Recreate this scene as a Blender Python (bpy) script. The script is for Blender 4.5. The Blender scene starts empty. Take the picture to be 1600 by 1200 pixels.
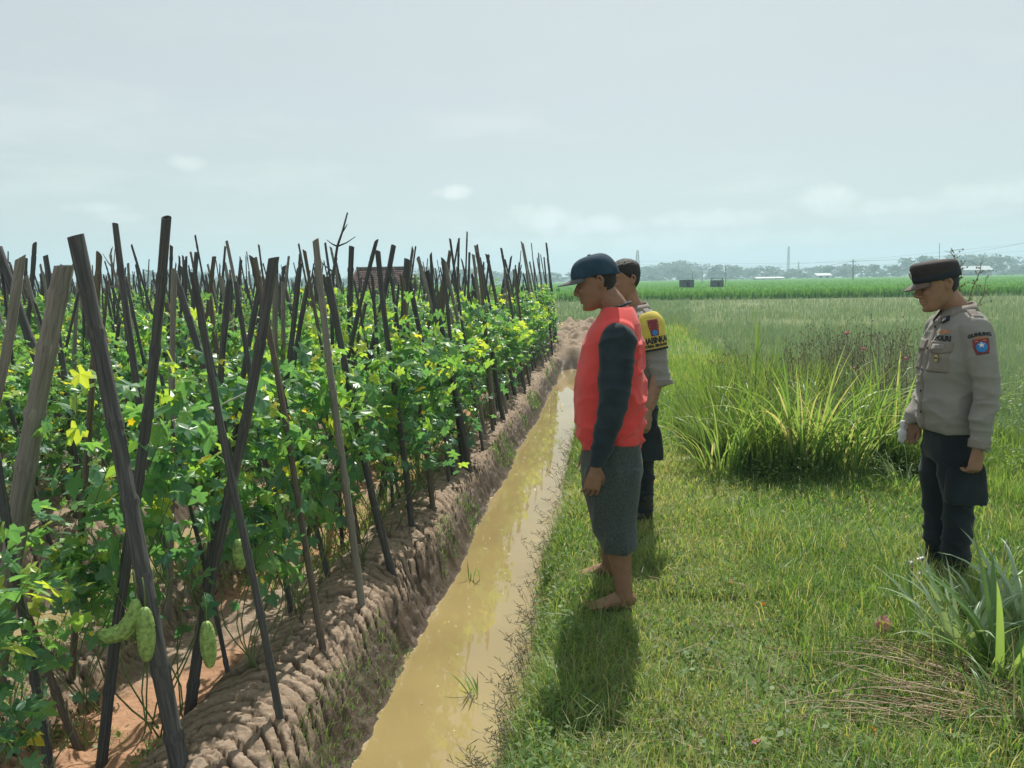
import bpy, bmesh, math, random
import numpy as np
from mathutils import Vector, Matrix, noise as mnoise
from mathutils.bvhtree import BVHTree
PI = math.pi
random.seed(7)
rng = np.random.default_rng(7)
sc = bpy.context.scene
COL = sc.collection

# ------------------------------------------------------------------ camera
F = 1202.0; EYE = 1.55; PITCH = math.radians(7.6); YAW = math.radians(7.3); ROLL = math.radians(1.0)

def ray(x, y):
    u = (x - 800) / F; v = -(y - 600) / F
    c, s = math.cos(ROLL), math.sin(ROLL)
    u, v = u * c + v * s, -u * s + v * c
    d = (u, math.cos(PITCH) + v * math.sin(PITCH), -math.sin(PITCH) + v * math.cos(PITCH))
    cy, sy = math.cos(YAW), math.sin(YAW)
    return Vector((d[0] * cy - d[1] * sy, d[0] * sy + d[1] * cy, d[2]))

def gnd(x, y, z=0.0):
    d = ray(x, y); t = (z - EYE) / d.z
    return Vector((d.x * t, d.y * t, z))

def at_y(x, y, Y):
    d = ray(x, y); t = Y / d.y
    return Vector((d.x * t, Y, EYE + d.z * t))

cam = bpy.data.cameras.new('camera')
camo = bpy.data.objects.new('camera', cam); COL.objects.link(camo)
f = ray(800, 600).normalized(); r = (ray(801, 600) - ray(800, 600)).normalized(); u = r.cross(f)
camo.matrix_world = Matrix.Translation((0, 0, EYE)) @ Matrix(((r.x, u.x, -f.x), (r.y, u.y, -f.y), (r.z, u.z, -f.z))).to_4x4()
cam.sensor_width = 36; cam.lens = F / 1600 * 36; cam.clip_start = 0.05; cam.clip_end = 6000
sc.camera = camo

# ------------------------------------------------------------------ sky + sun
SUN_EL = math.radians(54); sdir = Vector((0.075, 1.0, 0)).normalized()
world = bpy.data.worlds.new('World'); sc.world = world; world.use_nodes = True
nt = world.node_tree; nt.nodes.clear()
def N(nt, typ, **kw):
    n = nt.nodes.new(typ)
    for k, v in kw.items():
        if k.startswith('in_'):
            key = k[3:]; key = int(key) if key.isdigit() else key.replace('_', ' ')
            n.inputs[key].default_value = v
        else: setattr(n, k, v)
    return n
out = N(nt, 'ShaderNodeOutputWorld'); bg = N(nt, 'ShaderNodeBackground'); bg.inputs['Strength'].default_value = 0.095
sky = N(nt, 'ShaderNodeTexSky', sky_type='NISHITA', sun_disc=False)
sky.sun_elevation = SUN_EL; sky.sun_rotation = math.atan2(sdir.x, sdir.y)
sky.air_density = 1.0; sky.dust_density = 2.2; sky.ozone_density = 1.5; sky.altitude = 20
hsv = N(nt, 'ShaderNodeMix', data_type='RGBA'); hsv.inputs['Factor'].default_value = 0.78
nt.links.new(sky.outputs[0], hsv.inputs['A']); hsv.inputs['B'].default_value = (5.25, 5.6, 5.35, 1)
# thin clouds near the horizon: noise on the view direction, brighter than the haze
tc = N(nt, 'ShaderNodeTexCoord')
sep = N(nt, 'ShaderNodeSeparateXYZ'); nt.links.new(tc.outputs['Generated'], sep.inputs[0])
mp = N(nt, 'ShaderNodeMapping'); mp.inputs['Scale'].default_value = (3.2, 3.2, 13.0); mp.inputs['Location'].default_value = (1.7, 0.3, 0.4)
nt.links.new(tc.outputs['Generated'], mp.inputs['Vector'])
nz = N(nt, 'ShaderNodeTexNoise'); nz.inputs['Scale'].default_value = 1.6; nz.inputs['Detail'].default_value = 9; nz.inputs['Roughness'].default_value = 0.58
nt.links.new(mp.outputs[0], nz.inputs['Vector'])
cr = N(nt, 'ShaderNodeMapRange'); cr.inputs['From Min'].default_value = 0.52; cr.inputs['From Max'].default_value = 0.72
nt.links.new(nz.outputs['Fac'], cr.inputs['Value'])
lo = N(nt, 'ShaderNodeMapRange'); lo.inputs['From Min'].default_value = 0.34; lo.inputs['From Max'].default_value = 0.05; nt.links.new(sep.outputs['Z'], lo.inputs['Value'])
mu = N(nt, 'ShaderNodeMath', operation='MULTIPLY'); nt.links.new(cr.outputs[0], mu.inputs[0]); nt.links.new(lo.outputs[0], mu.inputs[1])
mu2 = N(nt, 'ShaderNodeMath', operation='MULTIPLY'); nt.links.new(mu.outputs[0], mu2.inputs[0]); mu2.inputs[1].default_value = 0.4
def puff(px, py, sx, sy):
    """a small cloud in one direction of the sky"""
    d = ray(px, py).normalized(); az = math.atan2(d.x, d.y); el = math.asin(d.z)
    return az, el, sx, sy
azn = N(nt, 'ShaderNodeMath', operation='ARCTAN2'); nt.links.new(sep.outputs['X'], azn.inputs[0]); nt.links.new(sep.outputs['Y'], azn.inputs[1])
eln = N(nt, 'ShaderNodeMath', operation='ARCSINE'); nt.links.new(sep.outputs['Z'], eln.inputs[0])
nz2 = N(nt, 'ShaderNodeTexNoise'); nz2.inputs['Scale'].default_value = 34; nz2.inputs['Detail'].default_value = 6; nt.links.new(tc.outputs['Generated'], nz2.inputs['Vector'])
last = mu2.outputs[0]
for px, py, sx, sy, st in ((712, 301, 36, 11, 1), (292, 255, 30, 12, .6), (150, 324, 50, 10, .6), (850, 343, 66, 24, .9), (935, 352, 80, 16, .8), (1295, 312, 52, 24, .8), (190, 340, 36, 10, .5), (1420, 322, 120, 13, .6), (1110, 342, 120, 14, .6), (1560, 300, 90, 16, .6), (1000, 380, 300, 20, .5)):
    az, el, _, _ = puff(px, py, 1, 1)
    a = N(nt, 'ShaderNodeMath', operation='SUBTRACT'); nt.links.new(azn.outputs[0], a.inputs[0]); a.inputs[1].default_value = az
    a1 = N(nt, 'ShaderNodeMath', operation='DIVIDE'); nt.links.new(a.outputs[0], a1.inputs[0]); a1.inputs[1].default_value = sx / F
    a2 = N(nt, 'ShaderNodeMath', operation='POWER'); nt.links.new(a1.outputs[0], a2.inputs[0]); a2.inputs[1].default_value = 2
    b = N(nt, 'ShaderNodeMath', operation='SUBTRACT'); nt.links.new(eln.outputs[0], b.inputs[0]); b.inputs[1].default_value = el
    b1 = N(nt, 'ShaderNodeMath', operation='DIVIDE'); nt.links.new(b.outputs[0], b1.inputs[0]); b1.inputs[1].default_value = sy / F
    b2 = N(nt, 'ShaderNodeMath', operation='POWER'); nt.links.new(b1.outputs[0], b2.inputs[0]); b2.inputs[1].default_value = 2
    s = N(nt, 'ShaderNodeMath', operation='ADD'); nt.links.new(a2.outputs[0], s.inputs[0]); nt.links.new(b2.outputs[0], s.inputs[1])
    q = N(nt, 'ShaderNodeMath', operation='MULTIPLY_ADD'); nt.links.new(nz2.outputs['Fac'], q.inputs[0]); q.inputs[1].default_value = 3.2; nt.links.new(s.outputs[0], q.inputs[2])
    m = N(nt, 'ShaderNodeMapRange'); m.inputs['From Min'].default_value = 2.75; m.inputs['From Max'].default_value = 1.35; m.inputs['To Max'].default_value = st
    nt.links.new(q.outputs[0], m.inputs['Value'])
    x = N(nt, 'ShaderNodeMath', operation='MAXIMUM'); nt.links.new(last, x.inputs[0]); nt.links.new(m.outputs[0], x.inputs[1]); last = x.outputs[0]
cm = N(nt, 'ShaderNodeMix', data_type='RGBA'); nt.links.new(last, cm.inputs['Factor']); nt.links.new(hsv.outputs['Result'], cm.inputs['A'])
cm.inputs['B'].default_value = (7.7, 7.9, 7.6, 1)
nt.links.new(cm.outputs['Result'], bg.inputs['Color']); nt.links.new(bg.outputs[0], out.inputs[0])

sl = bpy.data.lights.new('sun', 'SUN'); sl.energy = 4.8; sl.angle = math.radians(0.55); sl.color = (1.0, 0.95, 0.86)
slo = bpy.data.objects.new('sun', sl); COL.objects.link(slo)
sv = Vector((sdir.x * math.cos(SUN_EL), sdir.y * math.cos(SUN_EL), math.sin(SUN_EL)))
slo.rotation_euler = sv.to_track_quat('Z', 'Y').to_euler(); slo.location = (0, 0, 60)

sc.view_settings.view_transform = 'Standard'; sc.view_settings.look = 'None'
sc.view_settings.exposure = 0.36; sc.view_settings.gamma = 1.0
sc.render.engine = 'CYCLES'
sc.cycles.max_bounces = 7; sc.cycles.transparent_max_bounces = 8; sc.cycles.transmission_bounces = 4; sc.cycles.volume_bounces = 1
sc.cycles.use_denoising = True; sc.cycles.sample_clamp_indirect = 8

# ------------------------------------------------------------------ helpers
def tag(o, label=None, cat=None, group=None, kind=None):
    if label: o['label'] = label
    if cat: o['category'] = cat
    if group: o['group'] = group
    if kind: o['kind'] = kind
    return o

def empty(name, loc=(0, 0, 0), rz=0, label=None, cat=None, group=None):
    o = bpy.data.objects.new(name, None); COL.objects.link(o); o.location = loc; o.rotation_euler = (0, 0, rz)
    o.empty_display_size = 0.1
    return tag(o, label, cat, group)

def mesh_np(name, V, Fc, rnd=None, smooth=True, mat_idx=None, attrs=None):
    """mesh from arrays; Fc = (n,3) or (n,4) or list of such arrays"""
    me = bpy.data.meshes.new(name)
    if not isinstance(Fc, (list, tuple)): Fc = [Fc]
    Fc = [np.asarray(x, dtype=np.int32) for x in Fc if len(x)]
    V = np.asarray(V, dtype=np.float32)
    me.vertices.add(len(V)); me.vertices.foreach_set('co', V.ravel())
    nl = sum(x.size for x in Fc); npol = sum(len(x) for x in Fc)
    me.loops.add(nl); me.polygons.add(npol)
    me.loops.foreach_set('vertex_index', np.concatenate([x.ravel() for x in Fc]))
    cnt = np.concatenate([np.full(len(x), x.shape[1], np.int32) for x in Fc])
    st = np.concatenate([[0], np.cumsum(cnt)[:-1]]).astype(np.int32)
    me.polygons.foreach_set('loop_start', st); me.polygons.foreach_set('loop_total', cnt)
    me.update(calc_edges=True)
    me.polygons.foreach_set('use_smooth', np.full(npol, smooth))
    if mat_idx is not None: me.polygons.foreach_set('material_index', np.asarray(mat_idx, np.int32))
    if rnd is not None: attrs = dict(attrs or {}, rnd=rnd)
    for k, v in (attrs or {}).items():
        a = me.attributes.new(k, 'FLOAT', 'POINT'); a.data.foreach_set('value', np.asarray(v, np.float32))
    return me

def obj(name, me, mats, parent=None, label=None, cat=None, group=None, kind=None):
    if not isinstance(mats, (list, tuple)): mats = [mats]
    if len(me.materials) == 0:
        for m in mats: me.materials.append(m)
    o = bpy.data.objects.new(name, me); COL.objects.link(o)
    if parent: o.parent = parent
    return tag(o, label, cat, group, kind)

class MB:
    """collects vertices and faces for one mesh"""
    def __init__(s): s.V = []; s.T = []; s.Q = []; s.n = 0; s.mt = []; s.mq = []; s.r = []
    def add(s, V, T=None, Q=None, m=0, rnd=0.0):
        V = np.asarray(V, float).reshape(-1, 3); s.V.append(V)
        s.r.append(np.broadcast_to(np.asarray(rnd, float), (len(V),)))
        if T is not None and len(T): T = np.asarray(T).reshape(-1, 3); s.T.append(T + s.n); s.mt.append(np.full(len(T), m))
        if Q is not None and len(Q): Q = np.asarray(Q).reshape(-1, 4); s.Q.append(Q + s.n); s.mq.append(np.full(len(Q), m))
        s.n += len(V)
    def box(s, c, d, m=0, rz=0.0, rnd=0.0):
        c = np.array(c, float); d = np.array(d, float) / 2
        P = np.array([[x, y, z] for x in (-1, 1) for y in (-1, 1) for z in (-1, 1)]) * d
        if rz: P = P @ np.array([[math.cos(rz), math.sin(rz), 0], [-math.sin(rz), math.cos(rz), 0], [0, 0, 1]])
        s.add(P + c, None, [[0, 1, 3, 2], [4, 6, 7, 5], [0, 4, 5, 1], [2, 3, 7, 6], [0, 2, 6, 4], [1, 5, 7, 3]], m, rnd)
    def tube(s, pts, rad, n=8, m=0, cap=True, rnd=0.0, flat=1.0):
        V, T, Q = tube_arr(pts, rad, n, cap, flat); s.add(V, T, Q, m, rnd)
    def mesh(s, name, smooth=True):
        V = np.concatenate(s.V); Fc = []; mi = []
        if s.T: Fc.append(np.concatenate(s.T)); mi.append(np.concatenate(s.mt))
        if s.Q: Fc.append(np.concatenate(s.Q)); mi.append(np.concatenate(s.mq))
        return mesh_np(name, V, Fc, np.concatenate(s.r), smooth, np.concatenate(mi))
    def obj(s, name, mats, parent=None, smooth=True, **kw): return obj(name, s.mesh(name, smooth), mats, parent, **kw)

def frames(P):
    P = np.asarray(P, float); T = np.gradient(P, axis=0); T /= np.linalg.norm(T, axis=1)[:, None] + 1e-12
    up = np.array([0, 0, 1.0]) if abs(T[0, 2]) < .9 else np.array([1.0, 0, 0])
    U = np.zeros_like(P); x = np.cross(up, T[0]); x /= np.linalg.norm(x)
    for i in range(len(P)):
        x = x - T[i] * np.dot(x, T[i]); x /= np.linalg.norm(x); U[i] = x
    return T, U, np.cross(T, U)

def tube_arr(pts, rad, n=8, cap=True, flat=1.0):
    P = np.asarray(pts, float); k = len(P); R = np.broadcast_to(np.asarray(rad, float), (k,))
    T, U, W = frames(P); a = np.arange(n) * 2 * PI / n
    V = P[:, None] + R[:, None, None] * (np.cos(a)[None, :, None] * U[:, None] + flat * np.sin(a)[None, :, None] * W[:, None])
    V = V.reshape(-1, 3); i = np.arange(k - 1)[:, None] * n; j = np.arange(n)[None]; j2 = (j + 1) % n
    Q = np.stack([i + j, i + j2, i + n + j2, i + n + j], -1).reshape(-1, 4); Tt = []
    if cap:
        V = np.concatenate([V, P[:1], P[-1:]]); a_, b_ = len(V) - 2, len(V) - 1
        Tt = [[a_, (q + 1) % n, q] for q in range(n)] + [[b_, (k - 1) * n + q, (k - 1) * n + (q + 1) % n] for q in range(n)]
    return V, Tt, Q

# numpy value noise -----------------------------------------------------
def _h(i, j, s=0):
    x = (i.astype(np.int64) * 374761393 + j.astype(np.int64) * 668265263 + s * 982451653) & 0x7fffffff
    x = ((x ^ (x >> 13)) * 1274126177) & 0x7fffffff
    x = (x ^ (x >> 16)) & 0xffff
    return x / 65535.0
def vn(x, y, s=0):
    i = np.floor(x); j = np.floor(y); fx = x - i; fy = y - j
    fx = fx * fx * (3 - 2 * fx); fy = fy * fy * (3 - 2 * fy)
    a = _h(i, j, s); b = _h(i + 1, j, s); c = _h(i, j + 1, s); d = _h(i + 1, j + 1, s)
    return (a * (1 - fx) + b * fx) * (1 - fy) + (c * (1 - fx) + d * fx) * fy - 0.5
def fbm(x, y, o=4, s=0, g=.5):
    r = 0; a = 1.0
    for k in range(o): r = r + a * vn(x * 2 ** k + 17.3 * k, y * 2 ** k - 9.1 * k, s + k); a *= g
    return r
def worley(x, y, s=0):
    """F1, F2"""
    i0 = np.floor(x); j0 = np.floor(y); f1 = np.full(x.shape, 9.0); f2 = np.full(x.shape, 9.0)
    for di in (-1, 0, 1):
        for dj in (-1, 0, 1):
            i = i0 + di; j = j0 + dj
            d = np.hypot(i + _h(i, j, s) - x, j + _h(i, j, s + 5) - y)
            f2 = np.minimum(f2, np.maximum(f1, d)); f1 = np.minimum(f1, d)
    return f1, f2
def ss(a, b, x):
    t = np.clip((x - a) / (b - a), 0, 1); return t * t * (3 - 2 * t)

# ------------------------------------------------------------------ materials
def mat(name, color=(.5, .5, .5), rough=.7, spec=.3, noise=0.0, nscale=20, bump=0.0, bscale=60, metallic=0, coords='Object', sheen=0.0, dark=None):
    m = bpy.data.materials.new(name); m.use_nodes = True; t = m.node_tree; b = t.nodes['Principled BSDF']
    b.inputs['Base Color'].default_value = (*color, 1); b.inputs['Roughness'].default_value = rough
    b.inputs['Specular IOR Level'].default_value = spec; b.inputs['Metallic'].default_value = metallic
    if sheen: b.inputs['Sheen Weight'].default_value = sheen
    tcn = N(t, 'ShaderNodeTexCoord')
    if noise:
        n1 = N(t, 'ShaderNodeTexNoise'); n1.inputs['Scale'].default_value = nscale; n1.inputs['Detail'].default_value = 6
        t.links.new(tcn.outputs[coords], n1.inputs['Vector'])
        mx = N(t, 'ShaderNodeMix', data_type='RGBA')
        d = dark or tuple(c * (1 - noise) for c in color)
        mx.inputs['A'].default_value = (*d, 1); mx.inputs['B'].default_value = (*[min(1, c * (1 + noise)) for c in color], 1)
        mr = N(t, 'ShaderNodeMapRange'); mr.inputs['From Min'].default_value = .3; mr.inputs['From Max'].default_value = .7
        t.links.new(n1.outputs['Fac'], mr.inputs['Value']); t.links.new(mr.outputs[0], mx.inputs['Factor'])
        t.links.new(mx.outputs['Result'], b.inputs['Base Color'])
    if bump:
        n2 = N(t, 'ShaderNodeTexNoise'); n2.inputs['Scale'].default_value = bscale; n2.inputs['Detail'].default_value = 5
        t.links.new(tcn.outputs[coords], n2.inputs['Vector'])
        bp = N(t, 'ShaderNodeBump'); bp.inputs['Strength'].default_value = bump; bp.inputs['Distance'].default_value = .01
        t.links.new(n2.outputs['Fac'], bp.inputs['Height']); t.links.new(bp.outputs[0], b.inputs['Normal'])
    return m

def leafmat(name, stops, trans=.45, rough=.5, spec=.3, tcol=1.25, big=0.0, bigscale=1.0):
    """two-sided leaf: colour ramp over the per-leaf attribute rnd, part of the light passes through"""
    m = bpy.data.materials.new(name); m.use_nodes = True; t = m.node_tree; t.nodes.clear()
    o = N(t, 'ShaderNodeOutputMaterial'); a = N(t, 'ShaderNodeAttribute', attribute_name='rnd')
    cr = N(t, 'ShaderNodeValToRGB'); e = cr.color_ramp.elements
    while len(e) < len(stops): e.new(.5)
    for i, (p, c) in enumerate(stops): e[i].position = p; e[i].color = (*c, 1)
    src = a.outputs['Fac']
    if big:
        g = N(t, 'ShaderNodeNewGeometry'); n1 = N(t, 'ShaderNodeTexNoise'); n1.inputs['Scale'].default_value = bigscale; n1.inputs['Detail'].default_value = 3
        t.links.new(g.outputs['Position'], n1.inputs['Vector'])
        s = N(t, 'ShaderNodeMath', operation='SUBTRACT'); t.links.new(n1.outputs['Fac'], s.inputs[0]); s.inputs[1].default_value = .5
        ma = N(t, 'ShaderNodeMath', operation='MULTIPLY_ADD'); t.links.new(s.outputs[0], ma.inputs[0]); ma.inputs[1].default_value = big; t.links.new(src, ma.inputs[2]); src = ma.outputs[0]
    t.links.new(src, cr.inputs[0])
    p = N(t, 'ShaderNodeBsdfPrincipled'); p.inputs['Roughness'].default_value = rough; p.inputs['Specular IOR Level'].default_value = spec
    t.links.new(cr.outputs[0], p.inputs['Base Color'])
    tr = N(t, 'ShaderNodeBsdfTranslucent'); vm = N(t, 'ShaderNodeMix', data_type='RGBA', blend_type='MULTIPLY'); vm.inputs['Factor'].default_value = 1
    t.links.new(cr.outputs[0], vm.inputs['A']); vm.inputs['B'].default_value = (tcol * 1.15, tcol * 1.05, tcol * .45, 1)
    t.links.new(vm.outputs['Result'], tr.inputs['Color'])
    ms = N(t, 'ShaderNodeMixShader'); ms.inputs[0].default_value = trans
    t.links.new(p.outputs[0], ms.inputs[1]); t.links.new(tr.outputs[0], ms.inputs[2]); t.links.new(ms.outputs[0], o.inputs[0])
    return m

M = {}
M['grass'] = leafmat('grass', [(0, (.065, .155, .055)), (.3, (.135, .27, .08)), (.6, (.215, .345, .115)), (.82, (.33, .38, .18)), (1, (.48, .43, .30))], .55, .45, .35, big=.5, bigscale=1.3)
M['field'] = leafmat('field', [(0, (.12, .21, .155)), (.5, (.19, .30, .215)), (.85, (.26, .36, .27)), (1, (.35, .36, .30))], .35, .5, .25, tcol=1.1, big=.35, bigscale=.35)
M['rice'] = leafmat('rice', [(0, (.06, .18, .05)), (.6, (.11, .27, .075)), (1, (.16, .33, .10))], .45, .8, .05, big=.5, bigscale=.12)
M['reed'] = leafmat('reed', [(0, (.07, .155, .055)), (.45, (.15, .275, .095)), (.8, (.24, .37, .15)), (1, (.42, .42, .28))], .5, .35, .5)
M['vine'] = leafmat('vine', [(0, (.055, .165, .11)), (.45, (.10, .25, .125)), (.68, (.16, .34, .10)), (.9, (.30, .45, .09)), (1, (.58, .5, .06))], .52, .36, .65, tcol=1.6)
M['weed'] = leafmat('weed', [(0, (.07, .15, .05)), (.6, (.14, .25, .07)), (1, (.23, .32, .11))], .5, .5, .35, big=.4, bigscale=1)
M['brownstem'] = leafmat('brownstem', [(0, (.15, .14, .09)), (.5, (.24, .22, .14)), (1, (.38, .33, .24))], .2, .7, .2)
M['straw'] = leafmat('straw', [(0, (.24, .16, .11)), (.6, (.42, .31, .21)), (1, (.6, .5, .36))], .15, .6, .3)
M['stem'] = mat('stem', (.12, .17, .06), .6, noise=.3)
M['petal_pink'] = leafmat('petal_pink', [(0, (.62, .22, .42)), (1, (.8, .4, .6))], .5, .6, .2, tcol=1.0)
M['petal_orange'] = leafmat('petal_orange', [(0, (.75, .27, .03)), (1, (.85, .42, .05))], .45, .6, .2, tcol=1.0)
M['petal_yellow'] = leafmat('petal_yellow', [(0, (.85, .6, .03)), (1, (.9, .75, .08))], .45, .6, .2, tcol=1.0)
# ------------------------------------------------------------------ terrain
PER = 2.2; WL = -0.25
def terrain(x, y):
    """height, and masks soil / wet / grass"""
    x = np.asarray(x, float); y = np.asarray(y, float)
    wob = 0.09 * vn(x * 0 + 3.1, y * .9, 3) + 0.07 * vn(x * 0 + 1.7, y * 2.3, 4) + .035 * vn(x * 0 + 9.7, y * 6.1, 5)
    left = x < -0.30
    k = np.round((x + 0.7) / PER); k = np.where(left, k, 0)
    c = -0.7 + k * PER
    d = np.abs(x - c)
    rightside = (x > -0.7)
    d = np.where(rightside, x + 0.7 - .075, d)
    de = d + np.where(rightside, wob * .9, wob * .7) + .03 * fbm(x * 9, y * 9, 3, 11)
    wd = ss(13.6, 12.2, y) * .0 + 1.0
    # side of the channel
    lump = fbm(x * 14, y * 11, 4, 21)
    h = -0.5 + 0.24 * ss(.05, .24, de)
    bank = ss(.235, .40, de)
    h = h + bank * (.27 + .05 * lump * (1 - bank) * 2)
    top_l = ss(.38, .46, d) * ss(.9, .8, d)
    # cracked transverse plates on the left ridges
    bow = .09 * ((d - .60) / .20) ** 2 * .5
    t = (y + bow * 2.2 + .10 * vn(x * 3.1, y * 2.3, 31) + .05 * vn(x * 11, y * 11, 33)) / .075
    t = t + 1.1 * vn(x * .0 + 5, y * 1.4, 35)
    ft = t - np.floor(t)
    ridge_id = np.floor(t)
    gap = _h(ridge_id, ridge_id * 0 + 3, 9) * .85 + .25
    dist = np.minimum(ft, 1 - ft)
    crk = np.exp(-(dist / (.085 + .06 * vn(x * 9, y * 9, 37))) ** 4) * gap
    f1, f2 = worley(x * 13 + .3 * vn(x * 20, y * 20, 40), y * 9, 41)
    crk2 = np.exp(-((f2 - f1) / .045) ** 4) * .42 * ss(-.12, .22, vn(x * 5, y * 5, 42))
    zone = ss(.31, .40, d + .05 * lump) * ss(.98, .84, d) * (~rightside)
    near = ss(22, 10, y)
    crack = np.clip(crk + crk2, 0, 1) * zone
    scale_ = (_h(ridge_id, ridge_id * 0 + 8, 12) - .5) * .016 + (ft - .5) * .02 * (_h(ridge_id, ridge_id * 0 + 1, 14) - .3)
    ridge_h = .055 * np.cos(np.clip((d - .60) / .25, -1, 1) * PI / 2) + scale_ * zone
    hl = h + np.where(~rightside, ss(.36, .46, d) * 0.0 + ridge_h * ss(.34, .48, d) * ss(.95, .78, d), 0)
    hl = hl - .060 * crack * near + .009 * fbm(x * 40, y * 40, 3, 57, .6) * zone * near
    hl = hl + .0
    w1, w2 = worley(x * 36 + .4 * vn(x * 9, y * 9, 52), y * 15 + .4 * vn(x * 9, y * 9, 53), 54)
    cell = np.clip(w2 - w1, 0, .5); bz = ss(.235, .30, d) * ss(.46, .38, d) * (~rightside)
    hl = hl + bz * (.07 * (np.clip(cell, 0, .25) - .12) + .035 * fbm(x * 10, y * 7, 3, 58) + .024 * fbm(x * 70, y * 32, 3, 51, .6)) + np.where(~rightside, .010 * fbm(x * 18, y * 18, 3, 59) * ss(.4, .5, d), 0)
    crack = np.clip(crack + .7 * bz * ss(.12, .03, cell), 0, 1)
    # bed floor behind the ridge
    bed = ss(.80, .92, d) * (~rightside)
    hl = hl - .085 * bed + bed * .035 * fbm(x * 6, y * 6, 4, 61)
    # clods on the bed
    g1, g2 = worley(x * 9, y * 9, 71)
    hl = hl + bed * .035 * np.clip(.42 - g1, 0, 1) * 2 * ss(0, .25, vn(x * 1.7, y * 1.7, 72))
    # right bank: grass ground
    rb = ss(.26, .5, de) * rightside
    hr = h + rb * (.03 * fbm(x * 1.1, y * 1.1, 3, 81) + .02 * fbm(x * 6, y * 6, 3, 82))
    hh = np.where(rightside, hr, hl)
    # channels end
    endm = np.where(k == 0, ss(15.3, 15.9, y + .3 * fbm(x * 2, y * 2, 2, 5)), ss(24.0, 24.6, y))
    hh = hh * (1 - endm) + endm * (.02 * fbm(x, y, 3, 91))
    # the heap of ploughed soil past the end of the channel
    mound = np.exp(-(((x + .9) / .75) ** 4)) * ss(15.6, 16.6, y) * ss(28, 25, y)
    q1, q2 = worley(x * 3.2, y * 3.2, 95)
    hh = hh + mound * (.17 + .28 * fbm(x * 2.1, y * 1.3, 4, 94) + .22 * np.clip(.6 - q1, 0, 1))
    # level far away
    far = ss(34, 50, y); hh = hh * (1 - far)
    hh = np.where(y < 1.0, hh * 1.0, hh)
    field = left & (y < 24.3) & (x > -40)
    soil = np.where(field | (mound > .05), 1.0, 0.0)
    wet_shade = np.where(soil > 0, ss(.01, -.10, hh + .06 * lump) * (1 - bed), ss(-.05, -.22, hh))  # damp soil low down, widened up the bank to paint in overhang shade
    redd = bed * ss(-.1, .15, fbm(x * 1.3, y * 1.3, 3, 99) + .06)
    return hh, soil, wet_shade, crack * near, redd

def H(x, y):
    return terrain(np.atleast_1d(x), np.atleast_1d(y))[0]

def lines(segs):
    o = []
    for a, b, st in segs: o += list(np.arange(a, b, st))
    return np.unique(np.round(np.array(o), 5))
xs = lines([(-1500, -200, 100), (-200, -40, 12), (-40, -12, .5), (-12, -3.4, .075), (-3.4, -1.45, .018), (-1.45, -.85, .0075), (-.85, -.2, .018), (-.2, 4.5, .06), (4.5, 20, .5), (20, 200, 8), (200, 1501, 100)])
ys = [-40, -30, -20, -12, -7, -4, -2.5, -1.5, -.8, -.2]; y = .3
while y < 30: ys.append(y); y += max(.009, y * .0033) if y > 1.5 else .05
while y < 60: ys.append(y); y += .5
ys += list(np.arange(60, 200, 10)) + list(np.arange(200, 1501, 100)); ys = np.array(ys)
X, Y = np.meshgrid(xs, ys)
hh, soil, wet_shade, crack, redd = terrain(X.ravel(), Y.ravel())
nx, ny = len(xs), len(ys)
i = (np.arange(ny - 1)[:, None] * nx + np.arange(nx - 1)[None]).ravel()
Q = np.stack([i, i + 1, i + nx + 1, i + nx], -1)
me = mesh_np('ground', np.stack([X.ravel(), Y.ravel(), hh], -1), Q, attrs=dict(soil=soil, wet_shade=wet_shade, crack=crack, redd=redd))
gm = bpy.data.materials.new('ground_soil'); gm.use_nodes = True; t = gm.node_tree; b = t.nodes['Principled BSDF']
geo = N(t, 'ShaderNodeNewGeometry')
def tn(sc_, det=6, rough=.6):
    n = N(t, 'ShaderNodeTexNoise'); n.inputs['Scale'].default_value = sc_; n.inputs['Detail'].default_value = det; n.inputs['Roughness'].default_value = rough
    t.links.new(geo.outputs['Position'], n.inputs['Vector']); return n.outputs['Fac']
def mixc(fac, a, b_):
    n = N(t, 'ShaderNodeMix', data_type='RGBA')
    for k, v in (('A', a), ('B', b_)):
        if isinstance(v, tuple): n.inputs[k].default_value = (*v, 1)
        else: t.links.new(v, n.inputs[k])
    t.links.new(fac, n.inputs['Factor']); return n.outputs['Result']
def rngm(v, a, b_, c=0, d=1):
    n = N(t, 'ShaderNodeMapRange'); n.inputs['From Min'].default_value = a; n.inputs['From Max'].default_value = b_; n.inputs['To Min'].default_value = c; n.inputs['To Max'].default_value = d
    t.links.new(v, n.inputs['Value']); return n.outputs[0]
def att(nm): return N(t, 'ShaderNodeAttribute', attribute_name=nm).outputs['Fac']
dry = mixc(rngm(tn(7), .35, .65), (.265, .21, .155), (.385, .31, .235))
dry = mixc(rngm(tn(55, 5), .35, .7), dry, (.24, .165, .11))
red = mixc(rngm(tn(26), .3, .7), (.36, .20, .115), (.46, .27, .17))
so = mixc(att('redd'), dry, red)
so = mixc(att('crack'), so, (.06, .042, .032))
so = mixc(att('wet_shade'), so, (.10, .075, .055))  # damp tone and painted bank shade in one dark mix
gr = mixc(rngm(tn(2.2), .35, .65), (.09, .16, .045), (.15, .19, .07))
gr = mixc(rngm(tn(40, 4), .4, .7), gr, (.15, .15, .075))
gr = mixc(att('wet_shade'), gr, (.09, .075, .05))
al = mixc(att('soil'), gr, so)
t.links.new(al, b.inputs['Base Color']); t.links.new(rngm(att('wet_shade'), 0, 1, .93, .5), b.inputs['Roughness']); b.inputs['Specular IOR Level'].default_value = .25
bp = N(t, 'ShaderNodeBump'); bp.inputs['Strength'].default_value = .8; bp.inputs['Distance'].default_value = .012
t.links.new(tn(70, 8, .7), bp.inputs['Height']); t.links.new(bp.outputs[0], b.inputs['Normal'])
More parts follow.
